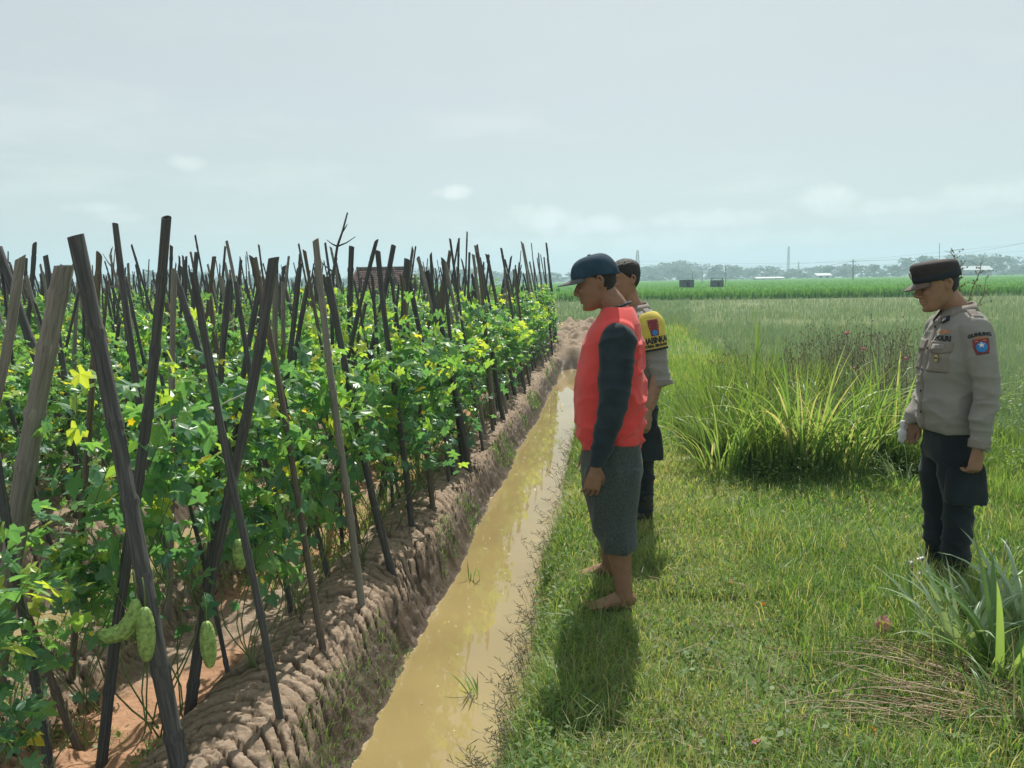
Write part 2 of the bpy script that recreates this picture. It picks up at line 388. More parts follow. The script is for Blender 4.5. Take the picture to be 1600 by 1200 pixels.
obj('ground', me, gm, kind='structure')
del X, Y, hh, soil, wet_shade, crack, redd, Q

# ------------------------------------------------------------------ muddy water
wm = bpy.data.materials.new('muddy_water'); wm.use_nodes = True; t = wm.node_tree; b = t.nodes['Principled BSDF']
geo = N(t, 'ShaderNodeNewGeometry')
c = mixc(rngm(tn(1.3, 3), .35, .65), (.255, .195, .085), (.31, .24, .105))
t.links.new(c, b.inputs['Base Color']); b.inputs['Roughness'].default_value = .03; b.inputs['IOR'].default_value = 1.42; b.inputs['Specular IOR Level'].default_value = 1.0
mpn = N(t, 'ShaderNodeMapping'); mpn.inputs['Scale'].default_value = (6, 2.2, 1); t.links.new(geo.outputs['Position'], mpn.inputs['Vector'])
n1 = N(t, 'ShaderNodeTexNoise'); n1.inputs['Scale'].default_value = 1.5; n1.inputs['Detail'].default_value = 2; t.links.new(mpn.outputs[0], n1.inputs['Vector'])
bp = N(t, 'ShaderNodeBump'); bp.inputs['Strength'].default_value = .035; bp.inputs['Distance'].default_value = .02
t.links.new(n1.outputs['Fac'], bp.inputs['Height']); t.links.new(bp.outputs[0], b.inputs['Normal'])
for k in range(0, 10):
    cx = -.7 - PER * k; y1 = 16.2 if k == 0 else 25.0; y0 = .2
    yy = np.linspace(y0, y1, 40)
    V = np.concatenate([np.stack([np.full(40, cx - .42), yy, np.full(40, WL)], -1), np.stack([np.full(40, cx + .42), yy, np.full(40, WL)], -1)])
    Q = [[j, j + 40, j + 41, j + 1] for j in range(39)]
    obj('channel_water', mesh_np('channel_water', V, np.array(Q)), wm, kind='structure')

# ------------------------------------------------------------------ grass
def blades(P, h, w, lean, az=None, rnd=None, segs=2):
    n = len(P); az = rng.uniform(0, 2 * PI, n) if az is None else az
    d = np.stack([np.cos(az), np.sin(az), np.zeros(n)], -1)
    fa = az + PI / 2 + rng.normal(0, .7, n); sd = np.stack([np.cos(fa), np.sin(fa), np.zeros(n)], -1)
    z = np.array([0, 0, 1.0]); h = h[:, None]; w = w[:, None]; L = lean[:, None]
    mid = P + d * L * h * .38 + z * h * .62 * np.sqrt(np.clip(1 - (L * .5) ** 2, .1, 1))
    tip = P + d * L * h + z * h * np.sqrt(np.clip(1 - L ** 2 * .8, .04, 1))
    V = np.stack([P - sd * w / 2, P + sd * w / 2, mid - sd * w * .42, mid + sd * w * .42, tip], 1)
    b0 = np.arange(n)[:, None] * 5
    T = np.concatenate([b0 + [0, 1, 3], b0 + [0, 3, 2], b0 + [2, 3, 4]])
    rnd = rng.uniform(0, 1, n) if rnd is None else rnd
    return V.reshape(-1, 3), T, np.repeat(rnd, 5)

def scatter(n, y0, y1, wl, wr, power=1.0):
    """n points whose density falls off with distance; wl, wr = slopes of the side limits"""
    u = rng.uniform(0, 1, n)
    a, b_ = y0 ** -power, y1 ** -power
    y = (a + u * (b_ - a)) ** (-1 / power)
    x = y * rng.uniform(wl, wr, n)
    return x, y

def edge_x(y):  # right water edge
    return -.42 + 0 * y

def emit(name, parts, m, **kw):
    Vs = []; Ts = []; Rs = []; o = 0
    for V, T, R in parts: Vs.append(V); Ts.append(T + o); Rs.append(R); o += len(V)
    me = mesh_np(name, np.concatenate(Vs), np.concatenate(Ts), np.concatenate(Rs), smooth=False)
    return obj(name, me, m, **kw)

# trampled lawn on the bank
parts = []
def lawn(n, y0, y1, hm, wbase, wscale, power=1.2):
    x, y = scatter(n, y0, y1, -.35, 1.05, power)
    e = -.42 - (.09 * vn(x * 0 + 3.1, y * .9, 3) + .07 * vn(x * 0 + 1.7, y * 2.3, 4)) * .9 + .03
    k = (x > e) & (x < 9)
    x, y, e = x[k], y[k], e[k]
    z = H(x, y)
    patch = fbm(x * 1.4, y * 1.4, 3, 201); patch2 = fbm(x * .55 + 4, y * .55, 3, 207)
    thin = rng.uniform(0, 1, len(x)) < np.maximum(np.where(y < 4.5, .16, .42), .66 + 1.5 * patch) + .35 * np.exp(-((x - e) / .25) ** 2)
    x, y, z, e, patch, patch2 = x[thin], y[thin], z[thin], e[thin], patch[thin], patch2[thin]
    near = .25 * np.exp(-((x - e) / .28) ** 2)
    h = hm * (.55 + .9 * rng.uniform(0, 1, len(x)) ** 1.5) * (1 + .9 * near + 1.6 * np.clip(patch2, 0, 1))
    trod = np.exp(-((x - .45) / .55) ** 2) * ss(9, 5, y)
    h *= 1 - .35 * trod
    r = np.clip(rng.normal(.45, .2, len(x)) + .25 * patch2 + .12 * trod, 0, .92)
    dry_ = rng.uniform(0, 1, len(x)) < .06 + .16 * trod + .25 * np.clip(-patch, 0, 1); r[dry_] = rng.uniform(.85, 1, dry_.sum())
    lean = rng.uniform(.25, 1.05, len(x))
    return blades(np.stack([x, y, z - .005], -1), h, wbase + wscale * y * (.6 + .8 * rng.uniform(0, 1, len(x))), lean, rnd=r)
parts.append(lawn(300000, 1.5, 9.5, .062, .0012, .0007, 1.35)); parts.append(lawn(170000, 3.6, 9.5, .075, .0014, .0008, 1.2))
parts.append(lawn(24000, 1.5, 9.5, .10, .0014, .0007, 1.3))
q_ = lawn(9000, 1.6, 5.0, .13, .0013, .0007, 1.3); parts.append(q_); parts.append(lawn(150000, 4.2, 9.8, .07, .0014, .0009, .4))
def tall_patch(n, xr, yr, hm, w):
    x = rng.uniform(*xr, n); y = rng.uniform(*yr, n); p = fbm(x * 1.3 + 7, y * 1.3, 3, 771); k = p > -.08; x, y, p = x[k], y[k], p[k]
    return blades(np.stack([x, y, H(x, y) - .005], -1), hm * rng.uniform(.35, 1.1, len(x)) * (1 + 1.5 * p), w * rng.uniform(.6, 1.4, len(x)), rng.uniform(.2, .95, len(x)), rnd=np.clip(rng.normal(.4, .3, len(x)) + .3 * p, 0, 1))
parts.append(tall_patch(26000, (.75, 3.6), (2.0, 4.6), .14, .0035)); parts.append(tall_patch(5000, (.2, 3.6), (1.6, 5.5), .16, .004)); parts.append(tall_patch(16000, (1.2, 5.5), (4.4, 7.0), .15, .005))
emit('bank_grass', parts, M['grass'], kind='stuff')

# small leaved weeds among the grass: little clumps of oval leaves
def leaflets(P, size, tilt, rnd, az=None):
    n = len(P); az = rng.uniform(0, 2 * PI, n) if az is None else az
    d = np.stack([np.cos(az) * np.cos(tilt), np.sin(az) * np.cos(tilt), np.sin(tilt)], -1)
    s = np.stack([-np.sin(az), np.cos(az), rng.normal(0, .25, n)], -1); L = size[:, None]
    V = np.stack([P, P + d * L * .45 + s * L * .3, P + d * L, P + d * L * .45 - s * L * .3], 1)
    b0 = np.arange(n)[:, None] * 4
    return V.reshape(-1, 3), np.concatenate([b0 + [0, 1, 2], b0 + [0, 2, 3]]), np.repeat(rnd, 4)
def weeds(nc, per, y0, y1, size, hgt, xr, power=1.2, spread=.05, rr=(.2, .9), keep=None):
    x, y = scatter(nc, y0, y1, xr[0], xr[1], power); e = -.46
    k = (x > e) & (x < 9)
    if keep is not None: k &= keep(x, y)
    x, y = x[k], y[k]; n = len(x)
    X = np.repeat(x, per) + rng.normal(0, spread, n * per); Yy = np.repeat(y, per) + rng.normal(0, spread, n * per)
    base = np.repeat(rng.uniform(*rr, n), per)
    z = H(X, Yy) + rng.uniform(.01, 1, n * per) * np.repeat(rng.uniform(.5, 1.2, n), per) * hgt
    sz = size * rng.uniform(.6, 1.5, n * per) * np.repeat(rng.uniform(.7, 1.5, n), per)
    return leaflets(np.stack([X, Yy, z], -1), sz, rng.normal(.25, .45, n * per), np.clip(base + rng.normal(0, .12, n * per), 0, 1))
pk = lambda x, y: fbm(x * 1.1, y * 1.1, 3, 301) > -.05
parts = [weeds(3200, 14, 1.5, 9, .015, .045, (-.35, 1.05), keep=pk), weeds(700, 22, 1.5, 8, .020, .07, (-.3, 1.0), spread=.07, keep=pk),
         weeds(500, 26, 1.5, 14, .02, .12, (-.32, -.02), spread=.05, rr=(.3, .8), keep=lambda x, y: (x < -.14) & (x > -.38))]
emit('bank_weeds', parts, M['weed'], kind='stuff')
n = 150; x = -.68 + rng.uniform(-.26, .28, n); y = 2.0 + 12 * rng.uniform(0, 1, n) ** 1.5
emit('floating_scraps', [leaflets(np.stack([x, y, np.full(n, WL + .003)], -1), rng.uniform(.004, .014, n), np.zeros(n), rng.uniform(0, 1, n))], M['straw'], kind='stuff')

# pale field beyond the bank: thin upright leaves
def field(n, y0, y1, hm, w0, ws, xr, rmu, power=1.0, xmin=None, patchs=.5, lean=(.05, .5), bx=None):
    x, y = scatter(n, y0, y1, xr[0], xr[1], power)
    k = np.ones(len(x), bool)
    if bx is not None: k &= bx(x, y)
    x, y = x[k], y[k]
    z = H(x, y); p = fbm(x * patchs, y * patchs, 3, 401)
    k = rng.uniform(0, 1, len(x)) < .7 + 1.1 * p; x, y, z, p = x[k], y[k], z[k], p[k]
    h = hm * rng.uniform(.55, 1.15, len(x)) * (1 + .5 * p)
    r = np.clip(rng.normal(rmu, .22, len(x)) + .3 * p, 0, 1)
    return blades(np.stack([x, y, z], -1), h, (w0 + ws * y) * rng.uniform(.6, 1.3, len(x)), rng.uniform(*lean, len(x)), rnd=r)
FB = lambda x, y: (x > 1.9 + (y - 8) * .0 + .5 * vn(x * 0, y * .5, 8)) | (y > 55)
fld = [field(300000, 7.0, 56, .27, .0018, .00048, (-.1, 1.15), .5, 1.0, bx=lambda x, y: (x > 2.2 + .35 * vn(x * 0, y * .4, 8)) | ((y > 28) & (x > -.2))),
       field(50000, 25, 56, .25, .003, .0006, (-1.0, .1), .45, 1.0)]
emit('onion_field', fld, M['field'], kind='stuff')
# brighter grass strip along the field edge and behind the beds
parts = [field(130000, 7.5, 30, .17, .0018, .0005, (-.08, .42), .5, 1.0, bx=lambda x, y: (x > -.42) & (x < 2.5 + .3 * vn(x * 0, y * .4, 8))),
         field(70000, 5.0, 12, .17, .0018, .0006, (.35, 1.05), .45, 1.1, bx=lambda x, y: (x > 2.6))]
emit('verge_grass', parts, M['grass'], kind='stuff')

n = 26000; x = rng.uniform(-2.75, -1.48, n); y = 1.9 + 14 * rng.uniform(0, 1, n) ** 1.5; k = (fbm(x * 1.7, y * 1.7, 3, 655) > .02); x, y = x[k], y[k]
emit('bed_weeds', [blades(np.stack([x, y, H(x, y) - .005], -1), rng.uniform(.02, .10, len(x)), .0018 + .0007 * y, rng.uniform(.2, 1, len(x)), rnd=rng.uniform(0, 1, len(x)) ** 1.0),
                   leaflets(np.stack([x[:6000], y[:6000], H(x[:6000], y[:6000]) + rng.uniform(0, .06, 6000)], -1), rng.uniform(.012, .03, 6000), rng.normal(.2, .4, 6000), rng.uniform(0, .7, 6000))], M['grass'], kind='stuff')
n = 5000; x = rng.uniform(-1.10, -.97, n); y = 1.9 + 13.5 * rng.uniform(0, 1, n) ** 1.4; k = fbm(x * 5, y * 2.2, 3, 657) > .12; x, y = x[k], y[k]
emit('bank_tufts', [blades(np.stack([x, y, H(x, y) - .004], -1), rng.uniform(.015, .07, len(x)), .0012 + .0006 * y, rng.uniform(.4, 1, len(x)), az=rng.normal(0, 1, len(x)), rnd=rng.choice([.0, .05, .1, .2, .5], len(x)))], M['grass'], kind='stuff')
# rice: a raised canopy and its blades
rx = lines([(-300, -60, 20), (-60, 90, 1.2), (90, 500, 20)]); ry = lines([(57, 100, .8), (100, 200, 4), (200, 431, 20)])
X, Yg = np.meshgrid(rx, ry); edge = 57 + .0 * X
Z = .50 + .08 * fbm(X * .6, Yg * .6, 3, 501); Z[0] = 0.0
i = (np.arange(len(ry) - 1)[:, None] * len(rx) + np.arange(len(rx) - 1)[None]).ravel()
rm = bpy.data.materials.new('rice_canopy'); rm.use_nodes = True; t = rm.node_tree; b = t.nodes['Principled BSDF']; geo = N(t, 'ShaderNodeNewGeometry')
c = mixc(rngm(tn(.25, 6), .35, .65), (.10, .235, .06), (.15, .30, .08)); c = mixc(rngm(tn(4, 5), .35, .75), c, (.05, .12, .03))
t.links.new(c, b.inputs['Base Color']); b.inputs['Roughness'].default_value = .9; b.inputs['Specular IOR Level'].default_value = 0.0
bp = N(t, 'ShaderNodeBump'); bp.inputs['Strength'].default_value = .8; bp.inputs['Distance'].default_value = .2; t.links.new(tn(3, 5), bp.inputs['Height']); t.links.new(bp.outputs[0], b.inputs['Normal'])
obj('rice_field', mesh_np('rice_field', np.stack([X.ravel(), Yg.ravel(), Z.ravel()], -1), np.stack([i, i + 1, i + len(rx) + 1, i + len(rx)], -1)), rm, kind='structure')
x, y = scatter(90000, 56.3, 240, -1.1, 1.25, 1.1)
fr = rng.uniform(0, 1, len(x)) < .3; y[fr] = 56.2 + rng.uniform(0, 1.5, fr.sum()); x[fr] = y[fr] * rng.uniform(-1.1, 1.25, fr.sum())
z = np.where(y < 57.2, 0, .38); hh_ = np.where(y < 57.2, .66, .26) * rng.uniform(.7, 1.15, len(x))
emit('rice_plants', [blades(np.stack([x, y, z], -1), hh_, (.03 + .0006 * y) * rng.uniform(.6, 1.3, len(x)), rng.uniform(.05, .45, len(x)))], M['rice'], kind='stuff')
# ------------------------------------------------------------------ bamboo stakes
def bamboo_mat(name, a, b_, c):
    m = bpy.data.materials.new(name); m.use_nodes = True; t = m.node_tree; p = t.nodes['Principled BSDF']
    tcn = N(t, 'ShaderNodeTexCoord'); oi = N(t, 'ShaderNodeObjectInfo')
    mp = N(t, 'ShaderNodeMapping'); mp.inputs['Scale'].default_value = (2.2, 2.2, 5); t.links.new(tcn.outputs['Object'], mp.inputs['Vector']); t.links.new(oi.outputs['Location'], mp.inputs['Location'])
    n = N(t, 'ShaderNodeTexNoise'); n.inputs['Scale'].default_value = 1.6; n.inputs['Detail'].default_value = 8; n.inputs['Roughness'].default_value = .65; t.links.new(mp.outputs[0], n.inputs['Vector'])
    cr = N(t, 'ShaderNodeValToRGB'); e = cr.color_ramp.elements; e.new(.5)
    for i, (q, cc) in enumerate(((.3, a), (.52, b_), (.75, c))): e[i].position = q; e[i].color = (*cc, 1)
    t.links.new(n.outputs['Fac'], cr.inputs[0]); t.links.new(cr.outputs[0], p.inputs['Base Color']); p.inputs['Roughness'].default_value = .75; p.inputs['Specular IOR Level'].default_value = .25
    bp = N(t, 'ShaderNodeBump'); bp.inputs['Strength'].default_value = .5; bp.inputs['Distance'].default_value = .004; t.links.new(n.outputs['Fac'], bp.inputs['Height']); t.links.new(bp.outputs[0], p.inputs['Normal'])
    return m
M['bdark'] = bamboo_mat('bamboo_dark', (.035, .038, .040), (.082, .082, .080), (.165, .16, .15))
M['bgrey'] = bamboo_mat('bamboo_grey', (.12, .11, .095), (.22, .205, .175), (.34, .32, .27))
M['bbrown'] = bamboo_mat('bamboo_brown', (.06, .05, .04), (.13, .108, .085), (.23, .195, .155))

def stake_mesh(seed, n=12, knots=True, rough=.03):
    rs = np.random.default_rng(seed); zs = [0.0]; rad = [1.0]; step = rs.uniform(.11, .17); z = step * rs.uniform(.3, .9)
    while z < .97:
        zs += [z - .012, z - .004, z + .004, z + .013]; rad += [.97, 1.10, 1.07, .94] if knots else [1, 1.02, 1.0, .98]; z += step * rs.uniform(.8, 1.2)
    zs.append(1.0); rad.append(.97)
    zs = np.array(zs); rad = np.array(rad) * (1.12 - .24 * zs) * (1 + rs.normal(0, rough, len(zs)))
    zs[-1] = 1.0
    px = .55 * rs.normal() * np.sin(zs * PI) + .35 * rs.normal() * np.sin(zs * 2 * PI); py = .55 * rs.normal() * np.sin(zs * PI) + .35 * rs.normal() * np.sin(zs * 2 * PI)
    a = np.arange(n) * 2 * PI / n; wob = 1 + rs.normal(0, .035, n)
    V = np.stack([px[:, None] + rad[:, None] * wob * np.cos(a), py[:, None] + rad[:, None] * wob * np.sin(a), np.broadcast_to(zs[:, None], (len(zs), n))], -1).reshape(-1, 3)
    # slanted, hollow top
    top = (len(zs) - 1) * n; V[top:, 2] += .012 * np.cos(a + rs.uniform(0, 6)) * rs.uniform(.2, 1)
    k = len(zs); i = np.arange(k - 1)[:, None] * n; j = np.arange(n)[None]; Q = np.stack([i + j, i + (j + 1) % n, i + n + (j + 1) % n, i + n + j], -1).reshape(-1, 4)
    inner = V[top:].copy(); c = inner.mean(0); inner = c + (inner - c) * .72; low = inner.copy(); low[:, 2] -= .02
    V = np.concatenate([V, inner, low, [c - [0, 0, .02]]]); a0 = k * n; b0 = a0 + n; cc = b0 + n
    Q = np.concatenate([Q, [[top + q, top + (q + 1) % n, a0 + (q + 1) % n, a0 + q] for q in range(n)], [[a0 + q, a0 + (q + 1) % n, b0 + (q + 1) % n, b0 + q] for q in range(n)]])
    T = [[b0 + q, b0 + (q + 1) % n, cc] for q in range(n)]
    return V, np.array(T), Q
SV = [stake_mesh(s, 12, True) for s in (1, 2, 3, 4)] + [stake_mesh(s, 9, False, .06) for s in (11, 12, 13)]
SM = {}
def stake_me(v, mk):
    if (v, mk) not in SM:
        V, T, Q = SV[v]; me = mesh_np('bamboo_stake', V, [T, Q]); me.materials.append(M[mk]); SM[(v, mk)] = me
    return SM[(v, mk)]
def stake_matrix(base, top, rad, roll):
    b = Vector(base); t_ = Vector(top); d = t_ - b; L = d.length
    q = d.to_track_quat('Z', 'Y').to_matrix() @ Matrix.Rotation(roll, 3, 'Z')
    return Matrix.Translation(b) @ q.to_4x4() @ Matrix.Diagonal((rad, rad, L, 1))
n_stk = [0]; stuff_stakes = []
def stake(base, top, rad, mk='bdark', v=0, label=None, group=None, cat='stake'):
    d = (Vector(top) - Vector(base)).normalized(); base = Vector(base) - d * .12
    me = stake_me(v, mk); o = bpy.data.objects.new('bamboo_stake', me); COL.objects.link(o)
    o.matrix_world = stake_matrix(base, top, rad, random.uniform(0, 6)); n_stk[0] += 1
    return tag(o, label, cat, group)
def Hs(x, y): return float(H(x, y)[0])
def gnd_on(px, py, z0=-.03):
    p = gnd(px, py, z0)
    for _ in range(3): p = gnd(px, py, Hs(p.x, p.y))
    return p
NG = 'bamboo stakes nearest the camera'
# (top px, base px, y offset of the top, width px at top, material, variant, label)
near = [
 ((118, 368), (281, 1195), .10, 22, 'bdark', 0, 'thick dark stake with its flat top highest on the left, leaning left over the crossing'),
 ((260, 340), (160, 1195), .05, 14, 'bdark', 1, 'tallest dark stake near the camera, leaning right above the crossed pair'),
 ((101, 415), (-25, 1150), .12, 27, 'bgrey', 2, 'very thick pale grey stake with a broken flat top'),
 ((-3, 385), (185, 880), .25, 11, 'bdark', 4, 'dark stake leaning left and crossing another near the left edge'),
 ((32, 402), (-55, 900), .1, 12, 'bgrey', 5, 'grey stake leaning right in the crossed pair at the left edge'),
 ((155, 398), (114, 1056), .0, 9, 'bbrown', 3, 'upright brown stake standing at the edge of the narrow left channel'),
 ((180, 349), (262, 905), .1, 9, 'bdark', 4, 'slim dark stake leaning left just left of the tallest one'),
 ((428, 403), (300, 1110), .06, 16, 'bdark', 0, 'thick dark stake leaning right with a hanging gourd beside its foot'),
 ((303, 428), (437, 1125), -.05, 11, 'bdark', 1, 'black stake planted in the cracked ridge nearest the camera'),
 ((272, 428), (392, 845), .1, 11, 'bdark', 2, 'black stake leaning left behind the thick right-leaning stake'),
 ((398, 407), (504, 1010), .0, 9, 'bbrown', 3, 'brown stake planted second along the cracked ridge from the camera'),
 ((493, 375), (565, 944), .0, 11, 'bgrey', 2, 'pale grey split stake planted third along the cracked ridge'),
 ((468, 416), (412, 878), .1, 8, 'bdark', 5, 'dark stake leaning right over the bed behind the second ridge stake'),
 ((588, 377), (478, 850), .15, 7, 'bdark', 6, 'long thin dark stake leaning far right left of the tiled hut'),
 ((513, 433), (610, 881), .0, 10, 'bdark', 4, 'dark stake planted fourth along the cracked ridge'),
 ((615, 384), (520, 800), .15, 9, 'bdark', 1, 'dark stake leaning right in front of the tiled hut roof'),
 ((590, 392), (642, 820), .0, 9, 'bdark', 0, 'dark stake leaning left in front of the tiled hut roof'),
 ((636, 405), (596, 775), .1, 11, 'bdark', 2, 'thick dark stake in front of the right end of the hut roof'),
 ((628, 432), (675, 798), .0, 8, 'bbrown', 5, 'brown stake on the ridge just right of the hut roof foot'),
 ((673, 397), (702, 765), .0, 5, 'bdark', 6, 'thin dark stake standing alone above the others right of the hut'),
 ((640, 440), (710, 742), .0, 8, 'bdark', 4, 'dark ridge stake leaning left, seventh along the ridge'),
 ((50, 960), (-200, 1500), .0, 9, 'bdark', 6, None),
 ((-30, 560), (78, 1215), .0, 12, 'bdark', 1, 'dark stake leaning left at the lower left corner'),
 ((-40, 740), (125, 1172), .0, 10, 'bbrown', 3, 'brown stake planted in the red soil at the lower left'),
]
near_xy = []
for tp, bp_, dy, wpx, mk, v, lab in near:
    if lab is None: continue
    b_ = gnd_on(*bp_); t_ = at_y(*tp, b_.y + dy)
    dist = (t_ - Vector((0, 0, EYE))).length
    stake(b_, t_, max(.009, wpx / F * dist / 2 * 1.05), mk, v, lab, NG); near_xy.append((b_.x, b_.y))

# dead branches among the stakes
def branch(name, pts, r0, twigs, label):
    mb = MB(); P = np.array([list(p) for p in pts]); mb.tube(P, np.linspace(r0, r0 * .35, len(P)), 7)
    for k, (dv, L) in twigs:
        a = Vector(P[k]); dv = Vector(dv).normalized(); mb.tube([a, a + dv * L * .5, a + dv * L + Vector((0, 0, L * .12))], [r0 * .45, r0 * .3, r0 * .15], 5)
    return mb.obj(name, M['bgrey' if 'pale' in label else 'bdark'], label=label, cat='branch')
b_ = gnd_on(535, 860)
pp = [b_ - Vector((0, 0, .1)), at_y(520, 560, b_.y), at_y(518, 475, b_.y), at_y(521, 425, b_.y + .02), at_y(527, 385, b_.y), at_y(535, 362, b_.y), at_y(543, 332, b_.y)]
branch('dead_branch', pp, .013, [(3, ((-.8, 0, .6), .12)), (4, ((-.7, 0, .35), .07)), (4, ((1, 0, .35), .12)), (5, ((.6, 0, .7), .05))], 'crooked dark dead branch rising highest above the stakes left of the hut')
b_ = gnd_on(238, 800)
pp = [b_, at_y(222, 640, b_.y), at_y(200, 480, b_.y), at_y(186, 450, b_.y), at_y(177, 420, b_.y), at_y(172, 400, b_.y), at_y(175, 388, b_.y)]
branch('dead_branch', pp, .016, [(4, ((-.6, 0, .8), .13)), (4, ((.2, 0, 1), .14)), (3, ((.8, 0, .5), .09)), (3, ((-1, 0, .1), .08)), (5, ((.4, 0, .9), .07))], 'pale forked dead branch standing between thick stakes on the left')

# the rows: two per bed, leaning towards each other
cands = []
def row(bed, side, y0, y1, step):
    c = -.7 - PER * bed
    x0 = {0: c - .52, 1: c - 1.45, 2: c - .74}[side]
    y = y0
    while y < y1:
        yy = y + random.uniform(-.12, .12); x = x0 + random.uniform(-.09, .09)
        L = random.choice((1.5, 1.62, 1.72, 1.8, 1.88, 2.0)) + random.uniform(-.08, .08)
        lean = (-1 if side != 1 else 1) * random.uniform(.12, .42); ly = random.uniform(-.22, .22)
        if random.random() < .12: L *= .8
        if math.hypot(x, yy) < 6.5: L = min(L, 1.62 + random.uniform(-.1, .12)); lean *= .8
        if bed == 0 and yy > 6.5: L *= 1.07
        cands.append((bed, side, x, yy, L, lean, ly, (random.choice((.010, .012, .014, .017, .019)) if random.random() < .88 else .025) if side != 2 else random.choice((.009, .011, .013))))
        y += step * random.uniform(.75, 1.25)
row(0, 2, 2.75, 6.4, .33); row(0, 0, 5.35, 17.6, .24); row(0, 1, 3.3, 16.8, .30)
for bed in range(1, 12):
    xb = .7 + PER * bed
    y0 = max(2.2, xb * .93 - .4); y1 = 23.8 - max(0, bed - 6) * .4
    row(bed, 0, y0, y1, .24 if bed < 4 else .30); row(bed, 1, y0 + .8, y1, .24 if bed < 4 else .30)
cands = [c for c in cands if all((c[2] - a) ** 2 + (c[3] - b) ** 2 > .02 for a, b in near_xy)]
INV = camo.matrix_world.inverted()
def proj(p): v = INV @ Vector(p); return 800 + F * v.x / -v.z, 600 - F * v.y / -v.z
def hides_hut(c): px, py = proj((c[2] + c[5], c[3] + c[6], c[4] * .96)); return 528 < px < 645 and py < 452 and random.random() < .75
cands = [c for c in cands if not hides_hut(c)]
cands.sort(key=lambda c: math.hypot(c[2], c[3]) - (1.0 if c[0] == 0 else 0))
GL = {(0, 2): ('thin dark stake among the leaves just behind the nearest ridge stakes', 'thin stakes just behind the nearest ridge stakes'), (0, 0): ('weathered bamboo stake in the front row along the main channel ridge, farther along', 'stakes of the front row along the ridge'),
      (0, 1): ('weathered bamboo stake in the second row, behind the front row on the same bed', 'stakes of the second row on the nearest bed'),
      (1, 0): ('weathered bamboo stake in the near row just across the narrow left channel', 'stakes of the near row across the left channel'),
      (1, 1): ('weathered bamboo stake in the far row on the bed across the left channel', 'stakes of the far row across the left channel')}
left_over = []; ORD = {}
OW = 'first second third fourth fifth sixth seventh eighth ninth tenth eleventh twelfth thirteenth fourteenth fifteenth sixteenth seventeenth eighteenth nineteenth twentieth'.split()
def ordw(n): return OW[n - 1] if n <= 20 else ('twenty-' + OW[n - 21] if n < 30 else ('thirtieth' if n == 30 else ('thirty-' + OW[n - 31] if n < 40 else ('fortieth' if n == 40 else 'forty-' + OW[n - 41]))))
RN = {(0, 0): 'the ridge row along the main channel', (0, 1): 'the inner row of the nearest bed', (1, 0): 'the near row across the left channel', (1, 1): 'the far row across the left channel'}
for n_, (bed, side, x, y, L, lean, ly, rad) in enumerate(cands):
    z = Hs(x, y); b_ = Vector((x, y, z)); t_ = Vector((x + lean, y + ly, z + math.sqrt(max(.5, L * L - lean * lean - ly * ly))))
    mk = random.choice(('bdark', 'bdark', 'bdark', 'bgrey', 'bbrown')); v = random.randrange(7)
    if n_stk[0] < 292:
        if (bed, side) in RN: ORD[(bed, side)] = ORD.get((bed, side), 7 if (bed, side) == (0, 0) else 0) + 1
        lab, g = GL.get((bed, side), ('weathered bamboo stake in the middle beds of the crowded trellis field', 'stakes of the middle beds'))
        if (bed, side) in RN: lab = '%s stake from the camera in %s' % (ordw(ORD[(bed, side)]), RN[(bed, side)])
        stake(b_, t_, rad, mk, v, lab, g)
    else: left_over.append((b_, t_, rad, v))
Vs = []; Ts = []; Qs = []; o = 0
for b_, t_, rad, v in left_over:
    V, T, Q = SV[4 + v % 3]; m = np.array(stake_matrix(b_ - Vector((0, 0, .1)), t_, rad, random.uniform(0, 6)))
    Vs.append(V @ m[:3, :3].T + m[:3, 3]); Ts.append(T + o); Qs.append(Q + o); o += len(V)
obj('distant_stakes', mesh_np('distant_stakes', np.concatenate(Vs), [np.concatenate(Ts), np.concatenate(Qs)]), M['bdark'], kind='stuff')

# ------------------------------------------------------------------ bitter melon vines
def leaf_template(nl=5, serr=True):
    a = np.linspace(-PI * .90, PI * .90, 23 if serr else 11); n = len(a)
    lob = np.abs(np.cos(a * 2.5 * .98)); r = (.50 + .50 * lob ** 1.1) * (1 - .25 * np.abs(a) / PI)
    if serr: r *= 1 + .07 * np.where(np.arange(n) % 2, 1, -1)
    P = np.stack([.28 + r * np.cos(a) * .72, r * np.sin(a) * .62, np.zeros(n)], -1)
    P = np.concatenate([[[.22, 0, 0]], P])
    P[:, 2] = -.30 * ((P[:, 0] - .3) ** 2 + P[:, 1] ** 2) + .05 * np.sin(P[:, 1] * 9) ; P[0, 2] = .02
    T = [[0, i, i + 1] for i in range(1, n)]
    return P, np.array(T)
LT = leaf_template(); LTs = leaf_template(serr=False)
def put_leaves(pos, size, yaw, pitch, roll, rnd, tmpl):
    P, T = tmpl; n = len(pos)
    cy, sy, cp, sp, cr_, sr = np.cos(yaw), np.sin(yaw), np.cos(pitch), np.sin(pitch), np.cos(roll), np.sin(roll)
    fx = np.stack([cy * cp, sy * cp, sp], -1); side = np.stack([-sy, cy, 0 * sy], -1); up = np.cross(fx, side)
    s2 = side * cr_[:, None] + up * sr[:, None]; u2 = np.cross(fx, s2)
    V = pos[:, None] + size[:, None, None] * (P[None, :, 0:1] * fx[:, None] + P[None, :, 1:2] * s2[:, None] + P[None, :, 2:3] * u2[:, None])
    Tt = (np.arange(n)[:, None, None] * len(P) + T[None]).reshape(-1, 3)
    return V.reshape(-1, 3), Tt, np.repeat(rnd, len(P))
